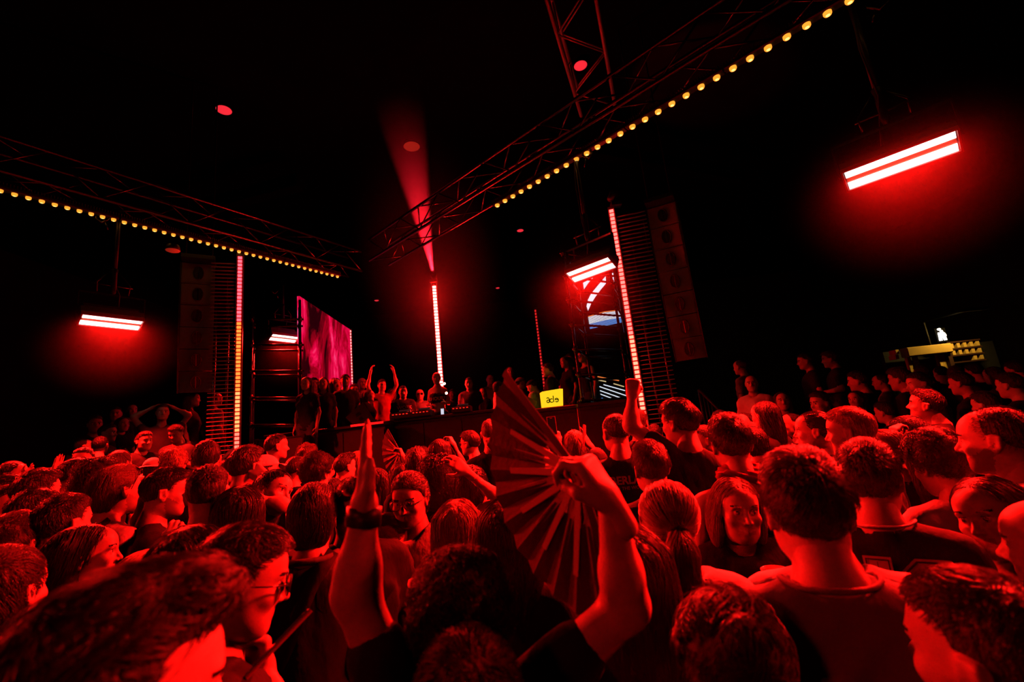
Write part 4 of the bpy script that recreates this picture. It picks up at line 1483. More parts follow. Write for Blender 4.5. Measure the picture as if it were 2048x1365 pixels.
sa = atz(600, 594, 5.05)
scl = thing('video_screen', 'LED video wall showing pink smoke behind the crowd silhouettes', 'video screen', (PBL[0], PBL[1], 0))
sdir = (sa - PBL) * (1, 1, 0)
slen = np.linalg.norm(sdir)
sdir /= slen
snor = np.cross((0, 0, 1), sdir)
MB().box(sdir * (slen / 2 + 0.08) + snor * 0.0 + np.array((0, 0, 3.2)), (slen, 0.05, 3.68), sdir, snor).build('screen_surface', emission_noise_screen(), scl)
MB().box(sdir * (slen / 2 + 0.08) - np.cross((0, 0, 1), sdir) * 0.0 + np.array((0, 0, 1.3)), (slen, 0.08, 0.08), sdir, snor).build('screen_frame', DARKM, scl)

WHT = mat('screen_graphic_white', (0.5, 0.5, 0.5), 0.4, emit=(0.80, 0.88, 1.0), estr=1.0)
BLU = mat('screen_graphic_blue', (0.2, 0.3, 0.5), 0.4, emit=(0.10, 0.32, 0.85), estr=0.9)
ORG = mat('screen_graphic_orange', (0.5, 0.3, 0.1), 0.4, emit=(1.0, 0.22, 0.04), estr=0.9)
YEL = mat('screen_graphic_yellow', (0.5, 0.4, 0.2), 0.4, emit=(1.0, 0.75, 0.35), estr=0.7)
sp0, sp1 = at(1168, 640, 9.3), at(1262, 640, 9.9)
scr = thing('video_screen', 'black LED video wall with white arcs and slanting lines behind the scaffold', 'video screen', (sp0[0], sp0[1], 0))
xd = nrm((sp1 - sp0) * (1, 1, 0))
fd = np.cross(xd, (0, 0, 1))
wS = np.linalg.norm((sp1 - sp0)[:2])
MB().box(xd * wS / 2 - fd * 0.03 + np.array((0, 0, 3.45)), (wS, 0.05, 4.0), xd, fd).build('screen_surface', mat('led_wall_dark', (0.02, 0.012, 0.012), 0.6), scr)
o_s = np.array((sp0[0], sp0[1], 0))


def onscr(x, y):              # pixel -> point on the screen plane (its own place comes from sp0, sp1)
    r = ray(x, y)
    t = ((o_s - CAM) @ fd) / (r @ fd)
    return CAM + r * t - o_s


def graphic(poly, m, k=0, nm='screen_graphic'):
    v = [onscr(*p) + fd * (0.004 + k * 0.002) for p in poly]
    v2 = [p - fd * 0.003 for p in v]
    n = len(v)
    MB().add(v + v2, [tuple(range(n)), tuple(range(2 * n - 1, n - 1, -1))] + [(i, (i + 1) % n, n + (i + 1) % n, n + i) for i in range(n)]).build(nm, m, scr)


graphic([(1158, 520), (1199, 502), (1201, 507), (1160, 524)], WHT)
graphic([(1166, 566), (1186, 556), (1176, 567), (1168, 579)], WHT)
arc0 = [(1211, 553), (1196, 571), (1182, 588), (1176, 600), (1173, 613)]
arc1 = [(1176, 622), (1182, 608), (1190, 595), (1201, 580), (1212, 567)]
graphic(arc0 + arc1, WHT)
graphic([(1221, 548), (1226, 546), (1228, 564), (1223, 566)], WHT)
for i in range(13):           # the band made of fine scan lines
    t = i / 12
    x0, x1 = 1176 + 4 * t, 1240 + 3 * t
    ya, yb = 633 + 24 * t, 620 + 24 * t
    graphic([(x0, ya), ((x0 + x1) / 2, (ya + yb) / 2 - 3 * (1 - t)), (x1, yb), (x1, yb + 1.25), ((x0 + x1) / 2, (ya + yb) / 2 - 3 * (1 - t) + 1.25), (x0, ya + 1.25)], ORG if i == 0 else WHT if i < 8 else BLU)
for (x0, y0, x1, y1, m) in ((1195, 753, 1238, 761, ORG), (1197, 760, 1212, 763, YEL), (1227, 767, 1248, 773, YEL), (1207, 769, 1250, 781, WHT), (1199, 773, 1252, 791, WHT), (1200, 781, 1254, 800, WHT), (1201, 788, 1236, 801, WHT), (1203, 796, 1220, 802, BLU)):
    graphic([(x0, y0), (x1, y1), (x1, y1 + 1.7), (x0, y0 + 1.7)], m, nm='screen_line')

# ------------------------------------------------------------------ stage deck, booth, gear
ZS = 1.30
struct('stage_floor', MB().box((-1.2, 10.4, ZS / 2), (9.4, 5.2, ZS)), WOOD)
BOO = mat('booth_black_laminate', (0.014, 0.013, 0.013), 0.4, noise=(6, 0.2))


def counter(xa, xb, ypix, dep, ztop, label, npan, deep=0.8):
    A, B = at(xa, ypix[0], dep[0]), at(xb, ypix[1], dep[1])
    X = nrm((B - A) * (1, 1, 0))
    Y = np.cross((0, 0, 1), X)
    ln = np.linalg.norm((B - A)[:2])
    th = thing('dj_booth', label, 'dj booth', (A[0], A[1], 0))
    MB().bbox(X * ln / 2 + Y * deep / 2 + (0, 0, ztop - 0.03), (ln + 0.03, deep + 0.03, 0.05), 0.01, X, Y).build('counter_top', BOO, th)
    MB().box(X * ln / 2 + Y * (deep / 2 + 0.02) + (0, 0, (ztop - 0.06) / 2), (ln - 0.02, deep - 0.06, ztop - 0.06), X, Y).build('carcass', BOO, th)
    for i in range(npan):
        MB().bbox(X * ln * (i + 0.5) / npan + Y * 0.012 + (0, 0, (ztop - 0.1) / 2), (ln / npan - 0.015, 0.025, ztop - 0.12), 0.006, X, Y).build('front_panel', BOO, th)
    return th, A, X, Y, ln


bl = counter(530, 768, (868, 849), (7.9, 7.5), 2.20, 'low black booth section with a red-lit edge by the pink screen', 3, 0.36)
MB().box(bl[2] * bl[4] * 0.87 - bl[3] * 0.03 + (0, 0, 2.185), (bl[4] * 0.26, 0.02, 0.035), bl[2], bl[3]).build('lit_edge', mat('lit_edge_red', (0.8, 0.1, 0.1), 0.4, emit=(1, 0.01, 0.01), estr=0.9), bl[0])  # booth edge lit red: its light is put in as a glow
bc = counter(772, 1000, (838, 828), (8.1, 7.85), 2.24, 'middle black DJ booth section carrying the decks', 3, 0.5)
brr = counter(1012, 1153, (821, 809), (7.15, 7.05), 2.12, 'black booth section under the glowing yellow box', 2, 0.6)
MB().box(brr[2] * brr[4] / 2 - brr[3] * 0.02 + (0, 0, 2.12), (brr[4], 0.012, 0.012), brr[2], brr[3]).build('edge_trim', mat('yellow_lit_metal', (0.8, 0.55, 0.2), 0.3, metal=0.9), brr[0])  # yellow light along the counter edge is put into the trim colour
MB().box(brr[2] * brr[4] - brr[3] * 0.02 + (0, 0, 1.9), (0.012, 0.012, 0.44), brr[2], brr[3]).build('edge_trim', mat('yellow_lit_metal'), brr[0])
bx = counter(1157, 1262, (808, 799), (6.75, 6.75), 2.12, 'plain black riser between the booth and the LED strip', 1, 0.55)
# speaker flight case at the foot of the scaffold
fc = thing('flight_case', 'black flight case at the foot of the scaffold tower by the pink screen', 'case', (at(513, 868, 7.3)[0], at(513, 868, 7.3)[1], 0))
pA, pB = at(513, 868, 7.3), at(606, 861, 7.2)
Xc = nrm((pB - pA) * (1, 1, 0))
lc = np.linalg.norm((pB - pA)[:2])
Yc = np.cross((0, 0, 1), Xc)
MB().bbox(Xc * lc / 2 + Yc * 0.22 + (0, 0, 1.06), (lc, 0.42, 2.08), 0.02, Xc, Yc).build('case_body', BOO, fc)
for a in (0, 1):
    MB().box(Xc * lc * a + Yc * 0.01 + (0, 0, 1.06), (0.025, 0.02, 2.1), Xc, Yc).build('edge_profile', METAL, fc)
    for z in (0.03, 2.09):
        MB().box(Xc * lc * a + Yc * 0.008 + (0, 0, z), (0.06, 0.03, 0.06), Xc, Yc).build('corner', METAL, fc)
MB().box(Xc * lc / 2 + Yc * 0.01 + (0, 0, 2.09), (lc, 0.02, 0.025), Xc, Yc).build('edge_profile', METAL, fc)


def wedge(px, d, prof, dep, label, zt):
    """Floor monitor lying tilted: its slanted face with two handle recesses looks at the crowd."""
    c = at(px[0], px[1], d)
    c[2] = zt
    F = nrm(c * (1, 1, 0))
    X = np.cross(F, (0, 0, 1))
    th = thing('stage_monitor', label, 'loudspeaker', c)
    P = [X * a + np.array((0, 0, b)) for a, b in prof]
    n = len(P)
    back = [p * (0.94, 0.94, 0.94) + F * dep for p in P]
    MB().add(P + back, [tuple(range(n)), tuple(range(2 * n - 1, n - 1, -1))] + [(i, n + i, n + (i + 1) % n, (i + 1) % n) for i in range(n)]).build('cabinet', mat('monitor_cabinet', (0.10, 0.085, 0.06), 0.5, noise=(30, 0.2)), th)
    m = sum(P) / n
    fr = [m + (p - m) * 0.9 - F * 0.008 for p in P]
    fr2 = [p + F * 0.008 for p in fr]
    MB().add(fr + fr2, [tuple(range(n)), tuple(range(2 * n - 1, n - 1, -1))] + [(i, n + i, n + (i + 1) % n, (i + 1) % n) for i in range(n)]).build('grille', mat('monitor_grille', (0.07, 0.055, 0.04), 0.6, bump=(250, 0.3)), th)
    u = nrm(P[2] - P[1])
    v = nrm(np.cross(F, u))
    for s in (-1, 1):
        q = [m + u * (s * 0.045 + a * 0.028) + v * b * (0.05 if s > 0 else 0.038) - F * 0.012 for a, b in ((-1, -1), (1, -0.7), (1, 0.7), (-1, 1))]
        q2 = [p + F * 0.006 for p in q]
        MB().add(q + q2, [(0, 1, 2, 3), (7, 6, 5, 4)] + [(k, 4 + k, 4 + (k + 1) % 4, (k + 1) % 4) for k in range(4)]).build('handle_recess', mat('recess_black', (0.004, 0.004, 0.004), 0.8), th)
    return th


wedge((708, 846), 7.72, [(0, 0), (0.35, 0.03), (0.155, 0.38), (-0.13, 0.14)], 0.3, 'slanted stage monitor on the booth section by the pink screen', 2.20)
wedge((1069, 812), 7.35, [(0, 0), (0.05, 0.13), (-0.27, 0.34), (-0.36, 0.09)], 0.34, 'slanted stage monitor beside the glowing yellow box', 2.12)

# yellow light box with its three-letter mark
YB = mat('lightbox_yellow', (0.9, 0.75, 0.05), 0.4, emit=(1.0, 0.72, 0.015), estr=0.95)
lb = at(1105, 812, 7.25)
lt = thing('light_box', 'glowing yellow light box with black lettering on the booth', 'light box', (lb[0], lb[1], 2.12), math.radians(6))
MB().add([(-0.16, -0.13, 0), (0.10, -0.13, 0), (0.16, -0.05, 0), (0.16, 0.14, 0), (-0.16, 0.14, 0), (-0.16, -0.13, 0.26), (0.13, -0.13, 0.28), (0.19, -0.05, 0.28), (0.19, 0.14, 0.28), (-0.16, 0.14, 0.26)],
         [(4, 3, 2, 1, 0), (5, 6, 7, 8, 9), (0, 1, 6, 5), (1, 2, 7, 6), (2, 3, 8, 7), (3, 4, 9, 8), (4, 0, 5, 9)]).build('box', YB, lt)
st = mat('lightbox_lettering', (0.01, 0.01, 0.01), 0.6)
lw = MB()


def stroke(mb, pts, w=0.015):
    mb.tube([(x, -0.135, z) for x, z in pts], w / 2, 5)


def arcp(cx, cz, r, a0, a1, n=10):
    return [(cx + r * math.cos(math.radians(a0 + (a1 - a0) * i / n)), cz + r * math.sin(math.radians(a0 + (a1 - a0) * i / n))) for i in range(n + 1)]


u, zb = 0.034, 0.115
for mb_pts in (arcp(-0.085, zb + 0.020, 0.020, 150, 0) + [(-0.065, zb - 0.035)], arcp(-0.085, zb - 0.016, 0.020, 60, 340),       # a
               arcp(-0.028, zb - 0.008, 0.028, 50, 310), [(0.003, zb + 0.065), (0.003, zb - 0.036)],                             # d
               arcp(0.052, zb - 0.008, 0.028, -140, 150), [(0.026, zb + 0.0), (0.078, zb + 0.0)]):                               # mirrored e
    m_ = MB()
    stroke(m_, mb_pts)
    m_.build('letter_stroke', st, lt, True)

# bottle, decks, mixer, mic
bt = at(1041, 818, 7.2)
b_ = thing('bottle', 'clear glass bottle catching yellow light beside the stage monitor', 'bottle', (bt[0], bt[1], 2.12))
MB().tube([(0, 0, 0), (0, 0, 0.01), (0, 0, 0.13), (0, 0, 0.17), (0, 0, 0.22)], [0.03, 0.034, 0.034, 0.013, 0.012], 14).build('glass', mat('bottle_glass', (0.8, 0.7, 0.45), 0.1, spec=0.7, trans=0.6), b_, True)
MB().tube([(0, 0, 0.215), (0, 0, 0.235)], 0.014, 12).build('bottle_cap', mat('yellow_lit_metal'), b_, True)
for i, (x, lab) in enumerate(((806, 'DJ player with red lights in front of the chest-lettered guest'), (846, 'DJ mixer with knobs in the middle of the booth'), (925, 'DJ player with red lights in front of the lone man'))):
    g = at(x, 826, 8.05)
    th = thing('dj_player', lab, 'dj gear', (g[0], g[1], 2.24))
    MB().bbox((0, 0, 0.05), (0.33, 0.36, 0.1), 0.012).build('casing', BODY, th)
    MB().tube([(0, 0, 0.1), (0, 0, 0.118)], 0.1, 24).build('jog_wheel', METAL, th, True)
    MB().box((0, 0.14, 0.125), (0.2, 0.02, 0.07), (1, 0, 0), nrm((0, 1, 0.4)), nrm((0, -0.4, 1))).build('display', mat('deck_display', (0.05, 0.05, 0.05), 0.2, emit=(0.5, 0.2, 0.2), estr=0.03), th)
    for k in range(5):
        MB().box((-0.13 + 0.06 * k, -0.182, 0.07), (0.03, 0.006, 0.012)).build('button_light', mat('button_red', (0.8, 0.1, 0.1), 0.4, emit=(1, 0.02, 0.01), estr=1.3), th)

# ------------------------------------------------------------------ doorway with the toilet sign
dq = lambda x, y: at(x, y, 10.4)
wp0, wp1 = dq(1740, 700), dq(2100, 690)
Yd = 10.35
GOLD = mat('lit_plaster_ochre', (0.75, 0.5, 0.14), 0.7, noise=(4, 0.12))
dr = thing('toilet_kiosk', 'ochre-lit doorway front with shelves of niches under the toilet sign', 'kiosk', (dq(1850, 700)[0], Yd, 0))
oD = np.array((dq(1850, 700)[0], Yd, 0))


def onD(x, y):
    r = ray(x, y)
    return CAM + r * (Yd / r[1]) - oD


def dbox(x0, y0, x1, y1, th_, nm, m, back=0.0, par=dr):
    p, q = onD(x0, y0), onD(x1, y1)
    return MB().box(((p[0] + q[0]) / 2, back + th_ / 2, (p[2] + q[2]) / 2), (abs(q[0] - p[0]), th_, abs(p[2] - q[2]))).build(nm, m, par)


p = onD(1846, 700)
hb = onD(1846, 727)
a, b = onD(1803, 698), onD(1889, 690)
zt, zbm = a[2], onD(1808, 716)[2]
MB().bbox(((a[0] + b[0]) / 2, -0.05, (zt + zbm) / 2), (b[0] - a[0], 0.22, zt - zbm), 0.02).build('lintel', GOLD, dr)
MB().box((0.6, 0.45, zt / 2), (2.6, 0.1, zt)).build('rear_wall', BLK, dr)
for x in (1821, 1836, 1884, 1891):
    q = onD(x, 725)
    MB().box((q[0], 0.05, zbm / 2), (0.07, 0.08, zbm)).build('door_post', GOLD, dr)
q = onD(1896, 720)
MB().box((q[0], 0.0, zt / 2), (0.09, 0.16, zt)).build('pillar', mat('dark_timber', (0.06, 0.02, 0.012), 0.6), dr)
xr0, xr1 = onD(1893, 700)[0], onD(1966, 690)[0]
rowh = 0.155
for r_ in range(4):
    MB().box(((xr0 + xr1) / 2, 0.2, zt + 0.03 - r_ * rowh), (xr1 - xr0, 0.35, 0.03)).build('shelf', mat('dark_timber'), dr)
for c_ in range(6):
    for r_ in range(3):
        if r_ == 2 and c_ in (1, 2, 3):
            continue
        x = xr0 + 0.05 + (xr1 - xr0 - 0.1) * c_ / 5
        MB().box((x, 0.2, zt + 0.03 - (r_ + 0.5) * rowh), (0.07, 0.3, rowh - 0.04)).build('niche_block', GOLD, dr)
for r_ in range(2):
    q = onD(1795, 704 + 10 * r_)
    MB().box((q[0], 0.1, q[2]), (0.07, 0.2, 0.10)).build('niche_block', GOLD, dr)
ldk = bpy.data.lights.new('kiosk_lamp', 'AREA')
ldk.energy = 16.0
ldk.size = 0.5
ldk.shape = 'RECTANGLE'
ldk.size_y = 0.06
ldk.color = (1.0, 0.62, 0.12)
lk = bpy.data.objects.new('kiosk_lamp', ldk)
COL.objects.link(lk)
lk.parent = dr
lk.location = (0.5, -0.75, zt + 0.55)
lk.rotation_euler = (math.radians(35), 0, 0)
MB().bbox((0.5, -0.76, zt + 0.60), (0.6, 0.1, 0.06), 0.01).build('lamp_housing', BODY, dr)
MB().tube([(0.5, -0.72, zt + 0.62), (0.5, 0.45, zt + 0.62), (0.5, 0.45, zt - 0.1)], 0.02, 8).build('lamp_arm', DARKM, dr)
# sign
SGN = mat('toilet_sign_lit', (1, 1, 1), 0.3, emit=(1, 0.93, 0.9), estr=3.0)
sgp = onD(1884, 682)
sg = thing('toilet_sign', 'glowing white toilet pictogram of two figures above the ochre doorway', 'sign', oD + np.array((sgp[0], -0.06, sgp[2])))
MB().box((0, 0.05, 0.13), (0.24, 0.03, 0.32)).build('backing', mat('sign_backing', (0.004, 0.004, 0.004), 0.9, spec=0.1), sg)


def flat(poly, nm):
    n = len(poly)
    v = [(x, 0.0, z) for x, z in poly] + [(x, 0.03, z) for x, z in poly]
    MB().add(v, [tuple(range(n)), tuple(range(2 * n - 1, n - 1, -1))] + [(i, n + i, n + (i + 1) % n, (i + 1) % n) for i in range(n)]).build(nm, SGN, sg)


flat([(-0.035 + 0.032 * math.cos(a), 0.262 + 0.024 * math.sin(a)) for a in np.linspace(0, 2 * math.pi, 14, endpoint=False)], 'figure_head')
flat([(-0.09, 0.0), (-0.035, 0.0), (-0.045, 0.17), (-0.075, 0.19)], 'figure_body')
flat([(0.005 + 0.026 * math.cos(a), 0.215 + 0.02 * math.sin(a)) for a in np.linspace(0, 2 * math.pi, 12, endpoint=False)], 'figure_head')
flat([(0.02, 0.0), (0.07, 0.005), (0.062, 0.08), (0.085, 0.11), (0.06, 0.17), (0.02, 0.2), (-0.025, 0.19), (-0.025, 0.085), (0.0, 0.075)], 'figure_body')

# ------------------------------------------------------------------ tiers and railings for the dim spectators
STEPS = []


def tiers(x0, x1, rows, label):
    th = thing('spectator_tiers', label, 'platform', ((x0 + x1) / 2, rows[0][0], 0))
    for y0, y1, z in rows:
        MB().box((0, (y0 + y1) / 2 - rows[0][0], z / 2), (x1 - x0, y1 - y0 - 0.004, z)).build('step', WOOD, th)
        STEPS.append((x0, x1, y0, y1, z))
    return th


def railing(A, B, n, h, label):
    A, B = np.asarray(A, float), np.asarray(B, float)
    th = thing('railing', label, 'railing', A)
    MB().tube([(0, 0, h), B - A + (0, 0, h)], 0.024, 8).build('handrail', DARKM, th, True)
    MB().tube([(0, 0, 0.12), B - A + (0, 0, 0.12)], 0.016, 8).build('lower_rail', DARKM, th, True)
    for i in range(n + 1):
        p = (B - A) * i / n
        MB().tube([p + (0, 0, 0.0 if i in (0, n) else 0.12), p + (0, 0, h)], 0.022 if i in (0, n) else 0.010, 6).build('baluster', DARKM, th, True)
    return th


tiers(-9.0, -4.75, ((5.55, 6.75, 0.62), (6.75, 7.02, 0.88), (7.02, 8.4, 1.16)), 'black stepped platform under the dim crowd by the line array')
ra, rb = at(340, 905, 6.2), at(470, 830, 6.9)
railing((ra[0], ra[1], 0.25), (rb[0], rb[1], 0.95), 14, 1.05, 'sloping stair railing left of the tall LED strip')
tiers(2.5, 5.1, ((5.55, 6.1, 0.2), (6.1, 6.45, 0.46), (6.45, 8.4, 0.8)), 'black stepped platform under the dim crowd right of the LED strip')
tiers(5.12, 10.5, ((5.5, 9.9, 0.34),), 'low black platform in front of the ochre doorway')
ra, rb = at(1395, 765, 7.0), at(1520, 840, 6.2)
railing((ra[0], ra[1], 1.15), (rb[0], rb[1], 0.1), 15, 1.0, 'sloping stair railing right of the pink-white LED strip')

# ------------------------------------------------------------------ beams and haze
def beam_lamp(P, aim, deg, power, color, label, blend=0.4):
    P, aim = np.asarray(P, float), np.asarray(aim, float)
    th = thing('beam_light', label, 'stage light', P)
    d = nrm(aim - P)
    MB().tube([-d * 0.16, -d * 0.04, d * 0.0], [0.05, 0.07, 0.075], 14, cap=True).build('housing', BODY, th, True)
    MB().box(np.array((0, 0, -0.19)), (0.16, 0.12, 0.06)).build('base', BODY, th)
    ld = bpy.data.lights.new('beam_lamp', 'SPOT')
    ld.energy = power
    ld.color = color
    ld.spot_size = math.radians(deg)
    ld.spot_blend = blend
    ld.shadow_soft_size = 0.03
    lo = bpy.data.objects.new('beam_lamp', ld)
    COL.objects.link(lo)
    lo.parent = th
    lo.location = Vector(tuple(d * 0.04))
    lo.rotation_euler = Vector(tuple(d)).to_track_quat('-Z', 'Y').to_euler()


beam_lamp(PC + np.array((0.0, 0.0, 0.28)), atz(716, -200, ZC), 15, BEAM_W, (1, 0.008, 0.02), 'beam light on the pillar behind the DJ, throwing the rising red shaft')
beam_lamp(PR + np.array((0.1, 0.05, 0.28)), atz(1390, 150, ZC), 40, BEAM_W * 0.02, (1, 0.008, 0.008), 'beam light on top of the pillar nearest the raised fist')


def haze_cloud(c, axes, dens, name, label):
    """A drift of haze: an ellipsoid of smoke, thickest in the middle, thinning to nothing at its rim."""
    m = MATS.get('haze_%g' % dens)
    if m is None:
        m = bpy.data.materials.new('stage_haze')
        m.use_nodes = True
        nt = m.node_tree
        nt.nodes.remove(nt.nodes['Principled BSDF'])
        vs = nt.nodes.new('ShaderNodeVolumeScatter')
        tc = nt.nodes.new('ShaderNodeTexCoord')
        ln = nt.nodes.new('ShaderNodeVectorMath')
        ln.operation = 'LENGTH'
        mr = nt.nodes.new('ShaderNodeMapRange')
        mr.inputs['From Min'].default_value = 1.0
        mr.inputs['From Max'].default_value = 0.0
        mr.inputs['To Min'].default_value = 0.0
        mr.inputs['To Max'].default_value = 1.0
        pw = nt.nodes.new('ShaderNodeMath')
        pw.operation = 'POWER'
        pw.inputs[1].default_value = 2.0
        ml = nt.nodes.new('ShaderNodeMath')
        ml.operation = 'MULTIPLY'
        ml.inputs[1].default_value = dens
        nt.links.new(tc.outputs['Object'], ln.inputs[0])
        nt.links.new(ln.outputs['Value'], mr.inputs['Value'])
        nt.links.new(mr.outputs['Result'], pw.inputs[0])
        nt.links.new(pw.outputs[0], ml.inputs[0])
        nt.links.new(ml.outputs[0], vs.inputs['Density'])
        nt.links.new(vs.outputs['Volume'], nt.nodes['Material Output'].inputs['Volume'])
        MATS['haze_%g' % dens] = m
    V, F = [], []
    nu, nv = 28, 16
    for j in range(nv + 1):
        t = math.pi * (0.02 + 0.96 * j / nv)
        for k in range(nu):
            a = 2 * math.pi * k / nu
            V.append((math.sin(t) * math.cos(a), math.sin(t) * math.sin(a), math.cos(t)))
    for j in range(nv):
        F += [(j * nu + k, (j + 1) * nu + k, (j + 1) * nu + (k + 1) % nu, j * nu + (k + 1) % nu) for k in range(nu)]
    F += [tuple(range(nu - 1, -1, -1)), tuple(nv * nu + k for k in range(nu))]
    o = MB().add(V, F).build(name, m, None, True)
    a, b, d = axes
    o.matrix_world = Matrix(((a[0], b[0], d[0], c[0]), (a[1], b[1], d[1], c[1]), (a[2], b[2], d[2], c[2]), (0, 0, 0, 1)))
    return tag(o, label, 'haze', kind='stuff')


BP, BA = PC + np.array((0.0, 0.0, 0.28)), atz(716, -200, ZC)
bd = nrm(BA - BP)
b1 = nrm(np.cross(bd, (0, 1, 0)))
b2 = np.cross(bd, b1)
haze_cloud(BP - bd * 0.7, [b1 * 1.7, b2 * 1.7, bd * 4.4], PLUME, 'haze', 'plume of haze around the rising beam behind the DJ')
for c, lab in HZC:  # local puffs added to stand in for the bloom of each strobe
    X_, Y_, Z_ = np.eye(3) * 1.0
    haze_cloud(c, [X_, Y_, Z_], PUFF, 'haze', lab)
# ------------------------------------------------------------------ the crowd on the floor, nearest first
P_ = person
FAN_D = 0.90
P_('blurred dark quiff head in the bottom corner with a bright forehead', 212, 1440, 390, 84, ('quiff', 'dark'), nod=6, d=0.45, fix=True)
P_('man in dark glasses bowing in profile over his phone', 478, 1168, 262, 88, ('crop', 'brown'), nod=14, d=1.06, fix=True, wear=[('glasses', 'dark')], beard='mou', q=2, hh=0.0044,
   R={'px': ((610, 1500, -0.1), (527, 1356, -0.03)), 'hand': 'grip', 'palm': (-0.5, 0.1, 0.6)}, L='bent', tone='mid')
P_('curly-haired dancer with both arms raised, waving a folding fan', 925, 1268, 218, 4, ('curly', 'dark'), d=FAN_D, fix=True, q=2, bh=0.011,
   L={'px': ((712, 1190, -0.03), (728, 1030, 0.0)), 'hand': 'flat', 'palm': (1, 0.25, 0), 'hz': (0.06, 0.03, 1)},
   R={'px': ((1252, 1215, -0.02), (1222, 1010, -0.03)), 'hand': 'grip', 'palm': (-0.85, 0.5, 0), 'hz': (-0.45, 0.05, 1)}, wear=[('watch', 'L', 0.02, 0.035)])
P_('smooth dark head cut off by the bottom edge below the fan dancer', 938, 1425, 285, 0, ('medium', 'dark'), d=0.74, fix=True, q=2)
P_('close-cropped head turned away at the bottom edge beside the jersey', 1985, 1322, 335, -62, ('fade', 'brown'), d=0.68, fix=True, q=2, tone='mid')
P_('head with a swept-up knot of brown hair at the bottom edge', 1472, 1330, 262, 5, ('updo', 'brown'), d=0.80, fix=True, q=2, fem=True, top=('tee', 'cream'), trousers='black')
P_('tall brown-haired man seen from behind in a pale crew-neck tee', 1614, 1022, 245, -14, ('tousled', 'brown'), d=1, fix=True, q=2, top=('tee', 'grey'), bh=0.011, wear=[('collar', 'grey', 0.006)])
P_('white-shirted shoulder showing behind the tall brown-haired man', 1636, 1036, 170, -8, ('crop', 'dark'), d=1.29, fix=True, top=('tee', 'white'))
P_('smiling blonde with a bob turning to the camera in a black top', 1474, 1022, 132, 160, ('bob', 'blond'), d=1.8, fix=True, fem=True, smile=True, tilt=-4, q=2, hh=0.0036, by=165, R='down', L={'px': ((1610, 1225, -0.1), (1576, 1188, -0.27)), 'hand': 'grip', 'palm': (-1, 0.2, 0)})
P_('blonde with a long ponytail and a white top, seen from behind', 1336, 1046, 172, -12, ('ponytail', 'blond'), d=1.36, fix=True, fem=True, top=('tee', 'white'), q=2, wear=[('scrunchie', (0, -0.112, 0.0))], tilt=6)
P_('woman with long fair hair half hidden behind the fan arm', 1262, 1150, 170, -5, ('long', 'fair'), d=1.10, fem=True, q=2)
P_('dark-haired man in a black jersey with big pale numbers', 1742, 962, 138, 4, ('tousled', 'dark'), d=1.52, fix=True, q=2, top=('jersey', 'black'), wear=[('number',), ('collar', 'white', 0.004)])
P_('thick curly-haired man in a printed shirt looking down', 1882, 932, 150, -40, ('curly', 'dark'), d=1.5, q=2, nod=12, top=('tee', 'white'), tone='mid')
P_('brightly lit man in profile with cropped hair and a bag strap', 1992, 882, 138, -80, ('buzz', 'brown'), d=1.35, top=('tee', 'white'), beard='full', q=2, hh=0.0044, wear=[('strap', 'black', -1)])
P_('dark-haired woman glancing sideways at the camera by the picture edge', 1984, 1036, 152, -152, ('long', 'dark'), d=1.45, fix=True, fem=True, q=2, hh=0.0036, tilt=10, top=('tank', 'black'))
P_('bright bald head in profile cut off by the picture edge', 2122, 1098, 205, -80, None, d=1.08, fix=True, hh=0.0044, top=('tee', 'charcoal'))
P_('blond man in profile with swept-back hair and short beard', 1702, 866, 128, -76, ('fade', 'blond'), d=1.85, beard='full', q=2, hh=0.0044, tone='light', top=('tee', 'charcoal'))
P_('dark-haired woman in profile with her hair up and lit nose', 1628, 864, 104, -90, ('bun', 'dark'), d=1.9, fem=True, hh=0.0044, nod=-4, top=('long', 'charcoal'))
P_('head with fair hair tied back beside the curly-haired man', 1772, 906, 90, -50, ('ponytail', 'fair'), d=2.35, fem=True)
P_('man in profile raising a hand to his mouth', 1822, 872, 92, -84, ('crop', 'black'), d=2.45, L={'px': ((1800, 950, -0.1), (1792, 885, -0.1)), 'hand': 'grip', 'palm': (0.6, 0, 0)}, hh=0.005)
P_('man in profile with lifted chin and very dark hair', 1852, 812, 78, -82, ('crop', 'black'), d=2.85, nod=-14, hh=0.005)
P_('dim bearded face under dark hair looking towards the LED strip', 1838, 770, 56, -115, ('crop', 'black'), beard='full', tone='mid')
P_('dim man in profile in the dark beside the bearded face', 1922, 768, 56, -70, ('crop', 'black'), tone='mid')
P_('dim man at the picture edge leaning back with a bare arm', 2020, 772, 58, -62, ('crop', 'black'), tone='mid')
P_('short-haired figure standing just right of the bearded man', 1972, 812, 62, -60, ('crop', 'dark'), tone='mid')
P_('man in a black tee thrusting his fist up beside the LED strip', 1360, 848, 104, -52, ('tousled', 'dark'), d=2.5, fix=True, q=2, hh=0.0044, by=-28,
   L={'px': ((1262, 852, -0.02), (1264, 795, 0.0)), 'hand': 'fist', 'palm': (0.3, 1, 0)}, bh=0.014)
P_('wavy fair-haired head with a bare neck in front of the fist man', 1302, 938, 108, -18, ('tousled', 'fair'), d=1.75, top=('tee', 'black'), q=2, tone='light')
P_('person with tied fair hair and pale letters on a black top', 1290, 912, 74, 10, ('bun', 'fair'), d=2.75, fem=True, top=('tank', 'black'), wear=[('print', 'GA', 0.06, 1.24, False, 'pale', -0.05)])
P_('buzz-cut man in a black tee with pale lettering across the back', 1232, 866, 78, -26, ('buzz', 'dark'), d=2.35, top=('tee', 'black'), by=-5, wear=[('print', 'TIMBERLAND', 0.062, 1.345, False, 'pale', 0, 0.0022), ('print', 'MAN OF THE WOODS', 0.026, 1.305, False, 'pale')])
